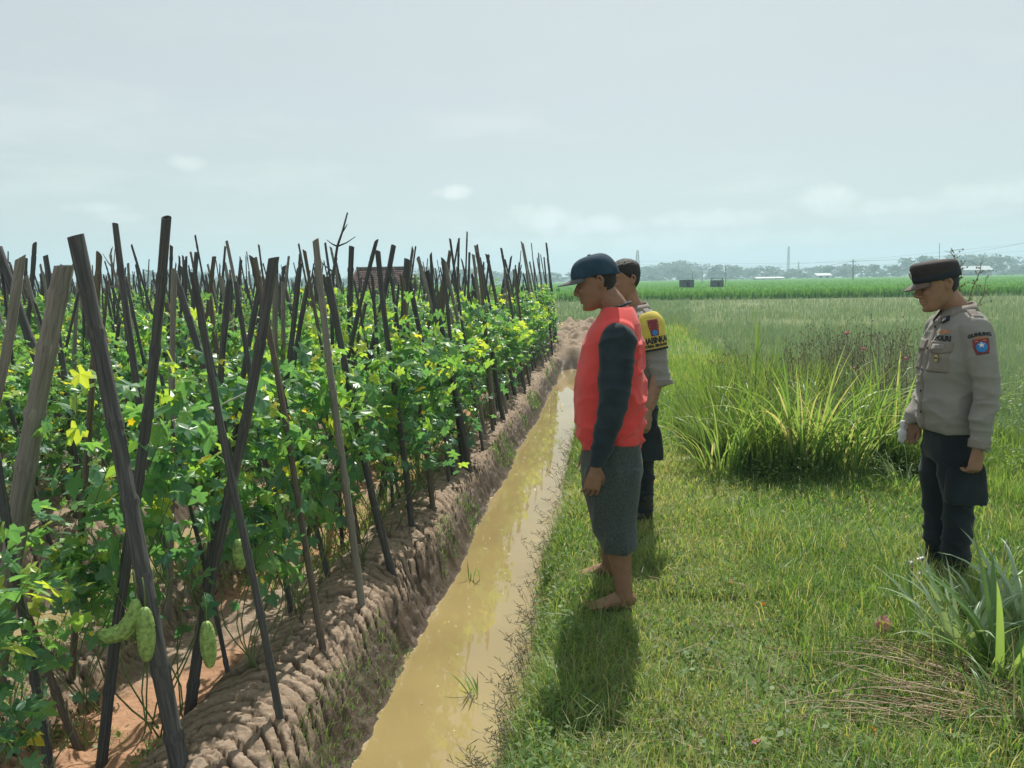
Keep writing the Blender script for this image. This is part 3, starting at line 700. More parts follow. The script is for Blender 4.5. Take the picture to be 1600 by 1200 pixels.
def vine_leaves(rs, n, hgt, tmpl, size=.062, wx=.13, wy=.24, z0=.10):
    nst = 9; pos = []
    a = rs.uniform(0, 1, n); z = hgt * (z0 + (1 - z0) * np.clip(a ** .62, 0, 1)) + rs.normal(0, .07, n)
    strand = rs.integers(0, nst, n); sx = rs.normal(0, wx, nst); sy = rs.uniform(-wy, wy, nst); ph = rs.uniform(0, 6, nst)
    x = sx[strand] * (.6 + .6 * z / hgt) + .05 * np.sin(z * 9 + ph[strand]) + rs.normal(0, .055, n); y = sy[strand] + .06 * np.cos(z * 8 + ph[strand]) + rs.normal(0, .06, n)
    x *= 1 - .35 * (z / hgt) ** 2
    sz = size * rs.uniform(.5, 1.35, n); yaw = rs.uniform(0, 2 * PI, n); pitch = rs.normal(-.55, .5, n); roll = rs.normal(0, .45, n)
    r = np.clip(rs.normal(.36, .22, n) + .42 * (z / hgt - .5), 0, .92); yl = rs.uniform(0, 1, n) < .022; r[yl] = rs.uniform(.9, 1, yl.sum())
    return put_leaves(np.stack([x, y, np.clip(z, .03, 9)], -1), sz, yaw, pitch, roll, r, tmpl), (sx, sy, ph)
def vine_stems(rs, sx, sy, ph, hgt):
    mb = MB()
    for i in range(len(sx)):
        zz = np.linspace(0.0, hgt * rs.uniform(.7, 1.0), 14); x = sx[i] * (.25 + .95 * zz / hgt) * (1 - .35 * (zz / hgt) ** 2) + .05 * np.sin(zz * 9 + ph[i]); y = sy[i] * np.clip(zz * 3, .2, 1) + .06 * np.cos(zz * 8 + ph[i])
        mb.tube(np.stack([x, y, zz], -1), np.linspace(.0035, .0015, 14), 5, rnd=.4)
        for q in range(4):  # tendrils and leaf stalks
            k = rs.integers(4, 13); d = rs.normal(0, 1, 3); d /= np.linalg.norm(d); p = np.array([x[k], y[k], zz[k]])
            mb.tube([p, p + d * .05, p + d * .1 + [0, 0, -.02]], .001, 3, cap=False, rnd=.4)
    # small yellow flowers
    for q in range(3):
        c = np.array([rs.normal(0, .15), rs.uniform(-.3, .3), rs.uniform(.4, 1) * hgt]); nrm = rs.normal(0, 1, 3); nrm /= np.linalg.norm(nrm); u_ = np.cross(nrm, [.3, .5, .8]); u_ /= np.linalg.norm(u_); w_ = np.cross(nrm, u_)
        V = [c] + [c + .017 * (1 if j % 2 else .55) * (math.cos(j * PI / 5) * u_ + math.sin(j * PI / 5) * w_) + nrm * .004 for j in range(10)]
        mb.add(V, [[0, 1 + j, 1 + (j + 1) % 10] for j in range(10)], m=1, rnd=rs.uniform(0, 1))
    return mb
VM = []
for s in range(6):
    rs = np.random.default_rng(100 + s); hg = 1.12
    (V, T, R), st = vine_leaves(rs, 230 if s < 3 else 280, hg, LT, size=.074 if s < 3 else .066, z0=.30 if s < 3 else .12)
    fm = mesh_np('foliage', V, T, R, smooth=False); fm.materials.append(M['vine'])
    sm_ = vine_stems(rs, *st, hg).mesh('stems'); sm_.materials.append(M['stem']); sm_.materials.append(M['petal_yellow'])
    VM.append((fm, sm_))
VS = []
for s in range(4):
    rs = np.random.default_rng(200 + s); (V, T, R), st = vine_leaves(rs, 260, 1.15, LTs, size=.075); VS.append((V, T, R))
def vine(x, y, rz, sc_, label, group, parts=True, v=None):
    v = random.randrange(6) if v is None else v
    e = empty('bitter_melon_vine', (x, y, Hs(x, y) - .01), rz, label, 'vine', group); e.scale = sc_
    for nm, me in zip(('foliage', 'stems'), VM[v]):
        o = bpy.data.objects.new(nm, me); COL.objects.link(o); o.parent = e
    return e
VG = ('bitter melon vine climbing the stakes of the front row along the channel ridge', 'vines of the front row along the ridge')
specials = {0: 'bitter melon vine with a hanging gourd between the crossed stakes and the ridge', 1: 'bitter melon vine climbing the first stake on the cracked ridge'}
plants = []
y = 2.75; j = 0
while y < 16.6: plants.append((0, 0, -1.37 - (.07 if y < 3.2 else 0), y)); y += random.uniform(.42, .56)
for yy in (3.5, 4.1): plants.append((0, 1, -2.02, yy))
plants.append((0, 1, -1.66, 2.45)); plants.append((0, 1, -1.80, 1.98)); plants.append((0, 1, -2.0, 2.55))
y = 4.5
while y < 15.3: plants.append((0, 1, -2.08, y)); y += random.uniform(.42, .55)
for bed in range(1, 12):
    c = -.7 - PER * bed; xb = -c
    for side, xo in ((0, -.62), (1, -1.38)):
        y = max(3.0, xb * .93 - .3); 
        while y < 23.6: plants.append((bed, side, c + xo, y)); y += random.uniform(.42, .55)
plants.sort(key=lambda p: math.hypot(p[2], p[3]))
rest = []; nv = 0
NL = {}; VO = {}
for bed, side, x, y in plants:
    x += random.uniform(-.06, .06); s = random.uniform(.86, 1.12); scl = (s * 1.05, s, s * random.uniform(.78, 1.16))
    if bed == 0 and y < 3.4: scl = (scl[0] * .85, scl[1] * .85, scl[2] * .95)
    if bed == 0 and y > 5.5: scl = (scl[0], scl[1], scl[2] * 1.06)
    if nv < 250:
        key = (bed if bed < 2 else 2, side if bed < 2 else 0)
        lab, g = {(0, 0): VG, (0, 1): ('bitter melon vine climbing the stakes on the inner side of the nearest bed', 'vines on the inner side of the nearest bed'),
                  (1, 0): ('bitter melon vine in the row just across the narrow left channel', 'vines of the near row across the left channel'),
                  (1, 1): ('bitter melon vine in the farther row on the bed across the left channel', 'vines of the far row across the left channel'),
                  (2, 0): ('bitter melon vine in the middle beds of the trellis field', 'vines of the middle beds')}[key]
        if bed < 2: VO[(bed, side)] = VO.get((bed, side), 0) + 1; lab = '%s leafy bitter melon vine from the camera in %s' % (ordw(VO[(bed, side)]), RN[(bed, side)])
        if (bed, side) == (0, 0) and y < 3.9:
            i_ = NL.setdefault('f', 0); NL['f'] += 1
            if i_ < 3: lab = ('leafy bitter melon vine beside the first stake on the cracked ridge', 'leafy bitter melon vine between the first and second ridge stakes', 'leafy bitter melon vine between the second and third ridge stakes')[i_]
        if (bed, side) == (0, 1) and y < 2.7:
            i_ = NL.setdefault('n', 0); NL['n'] += 1
            lab = ('bitter melon vine at the lower left corner with the largest leaves', 'low bitter melon vine beside the thick pale grey stake', 'bitter melon vine hiding the foot of the thick pale grey stake', 'bitter melon vine around the crossed pair of stakes, hung with gourds')[min(i_, 3)]
        vine(x, y, random.choice((0, PI)) + random.uniform(-.25, .25), scl, lab, g, v=random.randrange(3) if y < 4.6 and bed == 0 else 3 + random.randrange(3) if bed > 0 else None); nv += 1
    else: rest.append((x, y, scl))
Vs = []; Ts = []; Rs = []; o = 0
for x, y, scl in rest:
    V, T, R = VS[random.randrange(4)]; a = random.choice((0, PI)) + random.uniform(-.3, .3); c, s = math.cos(a), math.sin(a)
    W = V * np.array(scl); W = np.stack([W[:, 0] * c - W[:, 1] * s, W[:, 0] * s + W[:, 1] * c, W[:, 2]], -1) + [x, y, Hs(x, y)]
    Vs.append(W); Ts.append(T + o); Rs.append(R); o += len(V)
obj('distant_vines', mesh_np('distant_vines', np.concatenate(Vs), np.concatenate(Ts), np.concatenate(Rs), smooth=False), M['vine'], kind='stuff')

# gourds
gmx = mat('gourd_skin', (.24, .36, .10), .5, .4, noise=.45, nscale=70, bump=.3, bscale=120)
def gourd(pts, rad, label):
    P = np.array([list(p) for p in pts]); k = 40; t0 = np.linspace(0, 1, len(P)); tt = np.linspace(0, 1, k)
    C = np.stack([np.interp(tt, t0, P[:, i]) for i in range(3)], -1)
    for _ in range(2): C[1:-1] = (C[:-2] + C[1:-1] * 2 + C[2:]) / 4
    n = 40; T_, U, W = frames(C); a = np.arange(n) * 2 * PI / n
    prof = np.clip(np.sin(np.clip(tt, 0, 1) * PI), 0, 1) ** .38
    rr = rad * prof[:, None] * (1 + .16 * np.abs(np.sin(a * 4.5))[None] + .08 * np.sin(a * 9 + 1)[None] * np.sin(tt * 80)[:, None] + .03 * np.random.default_rng(1).normal(0, 1, (k, n)))
    V = (C[:, None] + rr[..., None] * (np.cos(a)[None, :, None] * U[:, None] + np.sin(a)[None, :, None] * W[:, None])).reshape(-1, 3)
    i = np.arange(k - 1)[:, None] * n; j = np.arange(n)[None]; Q = np.stack([i + j, i + (j + 1) % n, i + n + (j + 1) % n, i + n + j], -1).reshape(-1, 4)
    o = obj('bitter_gourd', mesh_np('bitter_gourd', V, Q), gmx, label=label, cat='gourd', group='ripening bitter gourds on the vines')
    mb = MB(); s0 = Vector(C[0]); mb.tube([s0 + Vector((0, 0, .09)), s0 + Vector((.004, 0, .04)), s0], .0022, 5); mb.obj('stalk', M['stem'], o)
yg = 2.06
gourd([at_y(212, 935, yg), at_y(210, 962, yg), at_y(196, 985, yg - .01), at_y(172, 994, yg - .02), at_y(153, 988, yg - .02)], .023, 'curved pale green bitter gourd bent sideways beside the crossed stakes')
gourd([at_y(226, 948, yg - .05), at_y(228, 990, yg - .05), at_y(230, 1034, yg - .05)], .022, 'straight bitter gourd hanging against the dark stake, right of the curved one')
yg = 2.22
gourd([at_y(322, 970, yg), at_y(325, 1005, yg), at_y(329, 1044, yg)], .022, 'straight bitter gourd hanging alone on a long stalk')
gourd([at_y(372, 842, 2.45), at_y(374, 865, 2.45), at_y(377, 890, 2.45)], .02, 'smallest bitter gourd half hidden among leaves above the others')
# a piece of pale twine between the stakes
mb = MB(); A = at_y(236, 664, 3.1); B = at_y(384, 614, 3.0); pts = [A.lerp(B, q) - Vector((0, 0, .02 * math.sin(q * PI))) for q in np.linspace(0, 1, 12)]
mb.tube(pts, .004, 5); mb.obj('twine', mat('twine', (.55, .56, .5), .6), label='pale plastic twine strung between two stakes on the left', cat='twine')
# ------------------------------------------------------------------ people
def A(*v): return np.array(v, float)
def interp(P, k):
    """smooth resampling of a control polyline (rows may hold radii too)"""
    P = np.asarray(P, float); n = len(P)
    if n == 2: t = np.linspace(0, 1, k)[:, None]; return P[0] * (1 - t) + P[1] * t
    E = np.concatenate([[2 * P[0] - P[1]], P, [2 * P[-1] - P[-2]]]); out = []
    for q in np.linspace(0, n - 1 - 1e-6, k):
        i = int(q); t = q - i; a, b_, c, d = E[i:i + 4]
        m1 = (c - a) / 2; m2 = (d - b_) / 2
        out.append((2 * t ** 3 - 3 * t ** 2 + 1) * b_ + (t ** 3 - 2 * t ** 2 + t) * m1 + (-2 * t ** 3 + 3 * t ** 2) * c + (t ** 3 - t ** 2) * m2)
    return np.array(out)
def loft(mb, C, U, W, ru, rv, n=28, ex=2.0, m=0):
    a = np.arange(n) * 2 * PI / n; ca, sa = np.cos(a), np.sin(a); p = 2.0 / ex
    x = np.sign(ca) * np.abs(ca) ** p; y = np.sign(sa) * np.abs(sa) ** p
    V = C[:, None] + ru[:, None, None] * x[None, :, None] * U[:, None] + rv[:, None, None] * y[None, :, None] * W[:, None]
    k = len(C); V = V.reshape(-1, 3); i = np.arange(k - 1)[:, None] * n; j = np.arange(n)[None]
    Q = np.stack([i + j, i + (j + 1) % n, i + n + (j + 1) % n, i + n + j], -1).reshape(-1, 4)
    V = np.concatenate([V, C[:1], C[-1:]]); a0, b0 = len(V) - 2, len(V) - 1
    T = [[a0, (q + 1) % n, q] for q in range(n)] + [[b0, (k - 1) * n + q, (k - 1) * n + (q + 1) % n] for q in range(n)]
    mb.add(V, T, Q, m)
def torso(mb, rows, n=40, ex=2.3, k=60):
    """rows: (z, cx, rx, ry [,cy])"""
    R = np.array([list(r_) + [0] * (5 - len(r_)) for r_ in rows], float); R = interp(R, k)
    C = np.stack([R[:, 1], R[:, 4], R[:, 0]], -1); k = len(C)
    loft(mb, C, np.tile(A(1, 0, 0), (k, 1)), np.tile(A(0, 1, 0), (k, 1)), R[:, 2], R[:, 3], n, ex)
def limb(mb, rows, n=18, k=24, side=None, roundend=True, ex=2.0):
    """rows: (x,y,z, r_front, r_side); the first radius lies in the fore-aft direction"""
    R = interp(np.array(rows, float), k); P = R[:, :3]; T = np.gradient(P, axis=0); T /= np.linalg.norm(T, axis=1)[:, None]
    ref = A(0, 1, 0) if side is None else A(*side)
    U = np.cross(ref[None], T); U /= np.linalg.norm(U, axis=1)[:, None]; W = np.cross(T, U)
    ru, rv = R[:, 3].copy(), R[:, 4].copy()
    if roundend:
        s = np.array([.45, .8, .95]); ru[:3] *= s; rv[:3] *= s; ru[-3:] *= s[::-1]; rv[-3:] *= s[::-1]
    loft(mb, P, U, W, ru, rv, n, ex)
def ball(mb, c, r, n=16):
    t = np.linspace(.06, PI - .06, 12); c = A(*c); r = np.broadcast_to(A(*r) if hasattr(r, '__len__') else r, (3,))
    C = np.stack([c[0] + 0 * t, c[1] + 0 * t, c[2] - r[2] * np.cos(t)], -1); k = len(t)
    loft(mb, C, np.tile(A(1, 0, 0), (k, 1)), np.tile(A(0, 1, 0), (k, 1)), r[0] * np.sin(t), r[1] * np.sin(t), n)
def remesh(mb, voxel, smooth=4, folds=None, name='m'):
    me = mb.mesh('tmp'); o = bpy.data.objects.new('tmp', me); COL.objects.link(o)
    md = o.modifiers.new('r', 'REMESH'); md.mode = 'VOXEL'; md.voxel_size = voxel; md.use_smooth_shade = True
    if smooth: s = o.modifiers.new('s', 'SMOOTH'); s.factor = .5; s.iterations = smooth
    bpy.context.view_layer.update(); dg = bpy.context.evaluated_depsgraph_get()
    r_ = bpy.data.meshes.new_from_object(o.evaluated_get(dg)); r_.name = name
    bpy.data.objects.remove(o); bpy.data.meshes.remove(me)
    n = len(r_.vertices); co = np.empty(n * 3, np.float32); r_.vertices.foreach_get('co', co); co = co.reshape(-1, 3)
    if folds is not None:
        no = np.empty(n * 3, np.float32); r_.vertices.foreach_get('normal', no); no = no.reshape(-1, 3)
        co = co + no * folds(co.astype(float))[:, None]; r_.vertices.foreach_set('co', co.astype(np.float32).ravel()); r_.update()
    r_.polygons.foreach_set('use_smooth', np.full(len(r_.polygons), True)); r_.materials.clear()
    return r_
def bvh_of(me):
    n = len(me.vertices); co = np.empty(n * 3, np.float32); me.vertices.foreach_get('co', co)
    return BVHTree.FromPolygons([tuple(c) for c in co.reshape(-1, 3)], [tuple(p.vertices) for p in me.polygons])

def rotm(pitch=0, yaw=0, roll=0):
    """pitch>0 looks down, yaw>0 turns left"""
    cp, sp = math.cos(pitch), math.sin(pitch); Rp = np.array([[cp, 0, sp], [0, 1, 0], [-sp, 0, cp]])
    cy, sy = math.cos(yaw), math.sin(yaw); Ry = np.array([[cy, -sy, 0], [sy, cy, 0], [0, 0, 1]])
    cr_, sr = math.cos(roll), math.sin(roll); Rr = np.array([[1, 0, 0], [0, cr_, -sr], [0, sr, cr_]])
    return Ry @ Rp @ Rr

HS = np.array([  # z, front, back, half width
 (-.117, .062, .030, .012), (-.112, .080, .005, .026), (-.104, .089, -.012, .037), (-.092, .092, -.030, .046), (-.078, .087, -.048, .054), (-.064, .086, -.058, .059),
 (-.048, .087, -.068, .063), (-.030, .089, -.078, .067), (-.010, .086, -.086, .071), (.010, .080, -.091, .073), (.022, .083, -.094, .0745), (.036, .091, -.097, .076), (.055, .090, -.099, .077),
 (.075, .080, -.095, .074), (.092, .062, -.083, .064), (.105, .036, -.060, .047), (.112, .010, -.036, .028), (.1145, -.006, -.020, .008)])
def head_pt(z, th, off=0.0):
    f_ = np.interp(z, HS[:, 0], HS[:, 1]); b_ = np.interp(z, HS[:, 0], HS[:, 2]); w = np.interp(z, HS[:, 0], HS[:, 3])
    c = (f_ + b_) / 2; a = (f_ - b_) / 2 + off; w = w + off; ex = 2 / 2.25
    ct, st = np.cos(th), np.sin(th)
    return np.stack([c + a * np.sign(ct) * np.abs(ct) ** ex, w * np.sign(st) * np.abs(st) ** ex, z + 0 * ct], -1)
def head_parts(mb, R, c):
    zz = np.concatenate([np.linspace(-.117, .095, 40), np.linspace(.1, .1145, 7)]); n = 40; th = np.arange(n) * 2 * PI / n
    tmp = MB(); V = np.stack([head_pt(np.full(n, z), th) for z in zz]).reshape(-1, 3); k = len(zz)
    i = np.arange(k - 1)[:, None] * n; j = np.arange(n)[None]; Q = np.stack([i + j, i + (j + 1) % n, i + n + (j + 1) % n, i + n + j], -1).reshape(-1, 4)
    V = np.concatenate([V, [[.046, 0, -.118], [-.013, 0, .1155]]]); a0, b0 = len(V) - 2, len(V) - 1
    T = [[a0, (q + 1) % n, q] for q in range(n)] + [[b0, (k - 1) * n + q, (k - 1) * n + (q + 1) % n] for q in range(n)]
    tmp.add(V, T, Q)
    # nose: bridge, tip, wings
    limb(tmp, [(.078, 0, .020, .009, .009), (.090, 0, .002, .011, .009), (.104, 0, -.018, .012, .011), (.101, 0, -.030, .010, .011)], 12, 14)
    for s in (1, -1):
        ball(tmp, (.093, s * .012, -.029), (.013, .009, .009), 10)
        ball(tmp, (.066, s * .030, -.016), (.022, .022, .018), 12)          # cheek bones
        limb(tmp, [(.086, s * .008, .030, .006, .006), (.084, s * .028, .033, .007, .006), (.066, s * .048, .026, .006, .006)], 10, 12, side=(0, 0, 1))  # brow ridge
        limb(tmp, [(-.006, s * .074, .020, .006, .004), (-.024, s * .083, .026, .007, .004), (-.033, s * .086, .006, .007, .004), (-.022, s * .081, -.018, .007, .004), (-.008, s * .073, -.032, .006, .005)], 10, 18, side=(0, 1, 0))
        ball(tmp, (-.016, s * .074, -.002), (.012, .006, .022), 10)
    limb(tmp, [(.080, -.022, -.054, .004, .004), (.092, -.008, -.050, .006, .0065), (.092, .008, -.050, .006, .0065), (.080, .022, -.054, .004, .004)], 10, 14, side=(0, 0, 1))
    limb(tmp, [(.078, -.020, -.064, .004, .004), (.090, -.007, -.066, .006, .007), (.090, .007, -.066, .006, .007), (.078, .020, -.064, .004, .004)], 10, 14, side=(0, 0, 1))
    ball(tmp, (.080, 0, -.096), (.016, .022, .014), 12)
    for V, in zip(tmp.V): pass
    o = 0
    Vc = np.concatenate(tmp.V) @ R.T + c
    mb.add(Vc, np.concatenate(tmp.T), np.concatenate(tmp.Q))

def hand(mb, W, d, nrm, s=1.0, curl=.5, side=1, thumb=.5):
    """W wrist, d direction of the hand, nrm palm normal; side: +1 puts the thumb on cross(d,nrm)"""
    W = A(*W); d = A(*d); d /= np.linalg.norm(d); nrm = A(*nrm); nrm -= d * np.dot(nrm, d); nrm /= np.linalg.norm(nrm); b_ = np.cross(d, nrm) * side
    def L(rows, n=12, k=12, ex=2.4):
        R = interp(np.array(rows, float), k); P = R[:, :3]; P3 = W + s * (P[:, :1] * d + P[:, 1:2] * b_ + P[:, 2:3] * nrm)
        T = np.gradient(P3, axis=0); T /= np.linalg.norm(T, axis=1)[:, None]; U = np.cross(np.tile(nrm, (k, 1)), T); bad = np.linalg.norm(U, axis=1) < .2; U[bad] = b_; U /= np.linalg.norm(U, axis=1)[:, None]; Wv = np.cross(T, U)
        ru, rv = R[:, 3] * s, R[:, 4] * s; e = np.array([.6, .9]); ru = ru.copy(); rv = rv.copy(); ru[-2:] *= e[::-1]; rv[-2:] *= e[::-1]
        loft(mb, P3, U, Wv, ru, rv, n, ex)
    L([(-.02, 0, 0, .026, .019), (.02, 0, 0, .030, .017), (.06, 0, 0, .040, .0145), (.092, 0, .001, .040, .012), (.1, 0, .002, .036, .009)])
    fl = ((.0320, .070, .0078), (.0110, .080, .0080), (-.0105, .075, .0077), (-.0315, .060, .0069))
    for y_, ln, rr in fl:
        a = .12; p = A(.086, y_, 0); rows = [(*p, rr, rr)]; fan = y_ * .0
        for seg, (fr, da) in enumerate(((.42, curl * .7), (.33, curl * 1.1), (.25, curl * .8))):
            a += da; p = p + A(math.cos(a), 0, math.sin(a)) * ln * fr; rows.append((p[0], p[1] + y_ * .06 * (seg + 1), p[2], rr * (.97 - .1 * seg), rr * (.95 - .12 * seg)))
        L(rows, 10, 12, 2.0)
    L([(.012, .022, .004, .012, .012), (.038, .042, .012, .0125, .012), (.066, .052 - .01 * thumb, .020 + .012 * thumb, .0105, .010), (.088, .052 - .02 * thumb, .026 + .02 * thumb, .0085, .008)], 10, 12, 2.0)

def barefoot(mb, ax, ay, yaw, s=1.0):
    """ankle position on the ground plane"""
    c, s_ = math.cos(yaw), math.sin(yaw)
    def Wp(x, y, z): return (ax + s * (x * c - y * s_), ay + s * (x * s_ + y * c), z * s)
    sd = (-s_, c, 0)
    def L(rows, n=14, k=14): limb(mb, [(*Wp(*r_[:3]), r_[3] * s, r_[4] * s) for r_ in rows], n, k, side=sd)
    L([(-.055, 0, .030, .026, .026), (-.02, 0, .042, .040, .033), (.04, 0, .038, .036, .034), (.09, .002, .026, .024, .042), (.135, .004, .017, .015, .045), (.15, .004, .014, .011, .04)])
    for i, (y_, x_, rr) in enumerate(((-.031, .195, .0125), (-.010, .190, .0085), (.008, .183, .008), (.024, .174, .0078), (.038, .163, .0075))):
        L([(.125, y_ * .95, .014, rr, rr), (x_ - .02, y_, .014, rr * .95, rr), (x_, y_ * 1.04, .010, rr * .85, rr * .95)], 10, 9)

def patch(name, grid_w, grid_h, O, Aa, Bb, bvh, mats, parent, lift=.0035, nx=14, ny=12, shape=None, label=None, taper=0.0):
    """a thin piece of cloth laid on a body surface: rectangle or outline given in (a,b)"""
    O, Aa, Bb = Vector(O), Vector(Aa).normalized(), Vector(Bb).normalized(); Nn = Aa.cross(Bb)
    gx = np.linspace(-.5, .5, nx); gy = np.linspace(-.5, .5, ny); top = []; 
    for b_ in gy:
        for a in gx:
            aw = a * grid_w * (1 - taper * (.5 - b_)); bw = b_ * grid_h
            if shape: aw, bw = shape(a, b_, grid_w, grid_h)
            top.append(O + Aa * aw + Bb * bw)
    V = []; 
    for p in top:
        h, n_, _, _ = bvh.ray_cast(p + Nn * .25, -Nn, .6)
        if h is None: h, n_, _, _ = bvh.find_nearest(p)
        V.append(h + Nn * lift)
    m = len(V); V2 = [v - Nn * (lift + .004) for v in V]; V = [tuple(v) for v in V + V2]; Q = []
    for j in range(ny - 1):
        for i in range(nx - 1): a = j * nx + i; Q.append([a, a + 1, a + nx + 1, a + nx])
    ring = [i for i in range(nx)] + [j * nx + nx - 1 for j in range(1, ny)] + [(ny - 1) * nx + i for i in range(nx - 2, -1, -1)] + [j * nx for j in range(ny - 2, 0, -1)]
    for a, b_ in zip(ring, ring[1:] + ring[:1]): Q.append([b_, a, a + m, b_ + m])
    return obj(name, mesh_np(name, V, np.array(Q)), mats, parent, label=label)

def text_mesh(s, size, spacing=1.0, bold=.0):
    cu = bpy.data.curves.new('t', 'FONT'); cu.body = s; cu.size = size; cu.align_x = 'CENTER'; cu.align_y = 'CENTER'; cu.resolution_u = 3; cu.offset = bold; cu.space_character = spacing
    o = bpy.data.objects.new('t', cu); COL.objects.link(o); bpy.context.view_layer.update()
    me = bpy.data.meshes.new_from_object(o.evaluated_get(bpy.context.evaluated_depsgraph_get())); bpy.data.objects.remove(o); return me
def lettering(name, s, size, O, Aa, Bb, bvh, m, parent, lift=.006, arc=0.0, bold=.0006, sy=1.0, spacing=1.0):
    me = text_mesh(s, size, spacing, bold); O, Aa, Bb = Vector(O), Vector(Aa).normalized(), Vector(Bb).normalized(); Nn = Aa.cross(Bb)
    bm_ = bmesh.new(); bm_.from_mesh(me); bmesh.ops.triangulate(bm_, faces=bm_.faces[:])
    for v in bm_.verts:
        a, b_ = v.co.x, v.co.y * sy
        if arc: b_ -= arc * a * a
        p = O + Aa * a + Bb * b_; h, n_, _, _ = bvh.ray_cast(p + Nn * .25, -Nn, .6)
        if h is None: h, n_, _, _ = bvh.find_nearest(p)
        v.co = h + Nn * lift
    bm_.to_mesh(me); bm_.free(); me.name = name; me.materials.clear()
    return obj(name, me, m, parent)

SKIN = mat('skin', (.30, .165, .105), .55, .35, noise=.12, nscale=30, bump=.15, bscale=220)
SKIN2 = mat('skin_darker', (.25, .135, .085), .55, .35, noise=.12, nscale=30, bump=.15, bscale=220)
HAIR = mat('hair', (.022, .020, .020), .6, .4, noise=.4, nscale=90, bump=.8, bscale=260)
EYEW = mat('eye', (.16, .13, .11), .4, .3); DARK = mat('dark_iris', (.02, .015, .01), .2, .5)
RED = mat('red_jersey', (.70, .068, .062), .8, .2, noise=.1, nscale=14, bump=.25, bscale=300, sheen=.2)
BLK = mat('black_sleeve', (.020, .033, .042), .85, .2, noise=.25, nscale=14, bump=.3, bscale=260, sheen=.15)
SHO = mat('shorts_cloth', (.055, .070, .066), .9, .15, noise=.35, nscale=120, bump=.4, bscale=300, sheen=.2)
PAN = mat('black_trousers', (.013, .019, .024), .85, .2, noise=.3, nscale=10, bump=.3, bscale=260, sheen=.15)
UNI = mat('uniform_cloth', (.255, .245, .225), .85, .2, noise=.07, nscale=12, bump=.25, bscale=320, sheen=.15)
UNI2 = mat('uniform_trim', (.235, .212, .185), .85, .2, noise=.1, nscale=20, bump=.25, bscale=320)
CAPN = mat('cap_navy', (.025, .055, .085), .85, .2, noise=.2, nscale=20, bump=.3, bscale=300)
CAPN_LIT = mat('cap_navy_sunlit', (.12, .125, .13), .85, .2, noise=.2, nscale=20, bump=.3, bscale=300)  # bill of the navy cap, its sunlit greying put into the colour
CAPO = mat('cap_brown', (.036, .030, .030), .8, .3, noise=.2, nscale=25, bump=.3, bscale=300)
INK = mat('dark_stitching', (.03, .03, .045), .8, .2); BOOT = mat('boot_leather', (.018, .018, .02), .38, .45, bump=.2, bscale=60)
YEL = mat('yellow_cloth', (.62, .50, .10), .8, .2, noise=.08, nscale=20, bump=.2, bscale=300)
MAR = mat('maroon_patch', (.22, .05, .06), .8, .2); BLU = mat('blue_emblem', (.03, .20, .50), .6, .3); ORA = mat('orange_stitching', (.55, .24, .10), .8, .2)
GLD = mat('gold_badge', (.55, .42, .12), .5, .5); SIL = mat('silver_badge', (.6, .6, .6), .35, .5, metallic=.6); WHT = mat('white_cloth', (.55, .55, .56), .8, .2, noise=.06)

def noise3(co, s, seed=0):
    return np.array([mnoise.noise(Vector((c[0] * s[0] + seed, c[1] * s[1], c[2] * s[2]))) for c in co])
def hang_folds(amp, seed, s=(16, 16, 4), low=None):
    def f_(co):
        v = noise3(co, s, seed) * amp + noise3(co, tuple(q * 2.3 for q in s), seed + 9) * amp * .4
        if low: v = v + noise3(co, (7, 7, 26), seed + 3) * amp * 1.1 * np.exp(-((co[:, 2] - low[0]) / low[1]) ** 2)
        return v
    return f_

def face_extras(root, R, c, hairspec, brows=True):
    def tw(p): return np.asarray(p) @ R.T + c
    for s in (1, -1):
        mb = MB(); ball(mb, (.0700, s * .031, .006), (.0115, .0125, .0080), 14); ball(mb, (.0772, s * .031, .003), (.0052, .0085, .0062), 12)
        V = np.concatenate(mb.V) @ R.T + c; 
        nb = MB(); nb.add(V[:len(mb.V[0])], mb.T[0], mb.Q[0], 0); nb.add(V[len(mb.V[0]):], mb.T[1] - len(mb.V[0]), mb.Q[1] - len(mb.V[0]), 1)
        nb.obj('eye', [EYEW, DARK], root)
    if brows:
        mb = MB()
        for s in (1, -1): limb(mb, [(.091, s * .012, .033, .002, .004), (.089, s * .030, .038, .0025, .005), (.071, s * .050, .031, .0015, .003)], 8, 10, side=(0, 0, 1))
        V = np.concatenate(mb.V) @ R.T + c; nb = MB(); nb.add(V, np.concatenate(mb.T), np.concatenate(mb.Q)); nb.obj('eyebrows', HAIR, root)
    # hair: shell over the skull above the hair line
    th = np.linspace(-PI, PI, 73); rows = 26; V = []
    for j in range(rows):
        q = j / (rows - 1)
        for t_ in th:
            a = abs(t_)
            lo_ = np.interp(a, [0, .7, 1.15, 1.45, 1.75, 2.2, PI], hairspec['line'])
            z = lo_ + (.1145 - lo_) * q; off = hairspec['off'] * min(1, q * 5 + .0) - .002 * (q < .02)
            p = head_pt(np.array([z]), np.array([t_]), off)[0]; p[2] += hairspec.get('top', .008) * max(0, (z - .04) / .07)
            V.append(p)
    V = np.array(V); V += .0012 * rng.normal(0, 1, V.shape) * (V[:, 2:3] > -.2)
    n = len(th); i = np.arange(rows - 1)[:, None] * n; j = np.arange(n - 1)[None]; Q = np.stack([i + j, i + j + 1, i + n + j + 1, i + n + j], -1).reshape(-1, 4)
    top = len(V); V = np.concatenate([V, [[-.013, 0, .1155 + hairspec.get('top', .008) + hairspec['off'] * .6]]]); T = [[(rows - 1) * n + k, (rows - 1) * n + k + 1, top] for k in range(n - 1)]
    mb = MB(); mb.add(tw(V), T, Q); mb.obj('hair', HAIR, root)

def torso_neck(mb, rows, neck): torso(mb, rows, 36, 2.2, 50); limb(mb, neck, 20, 14)

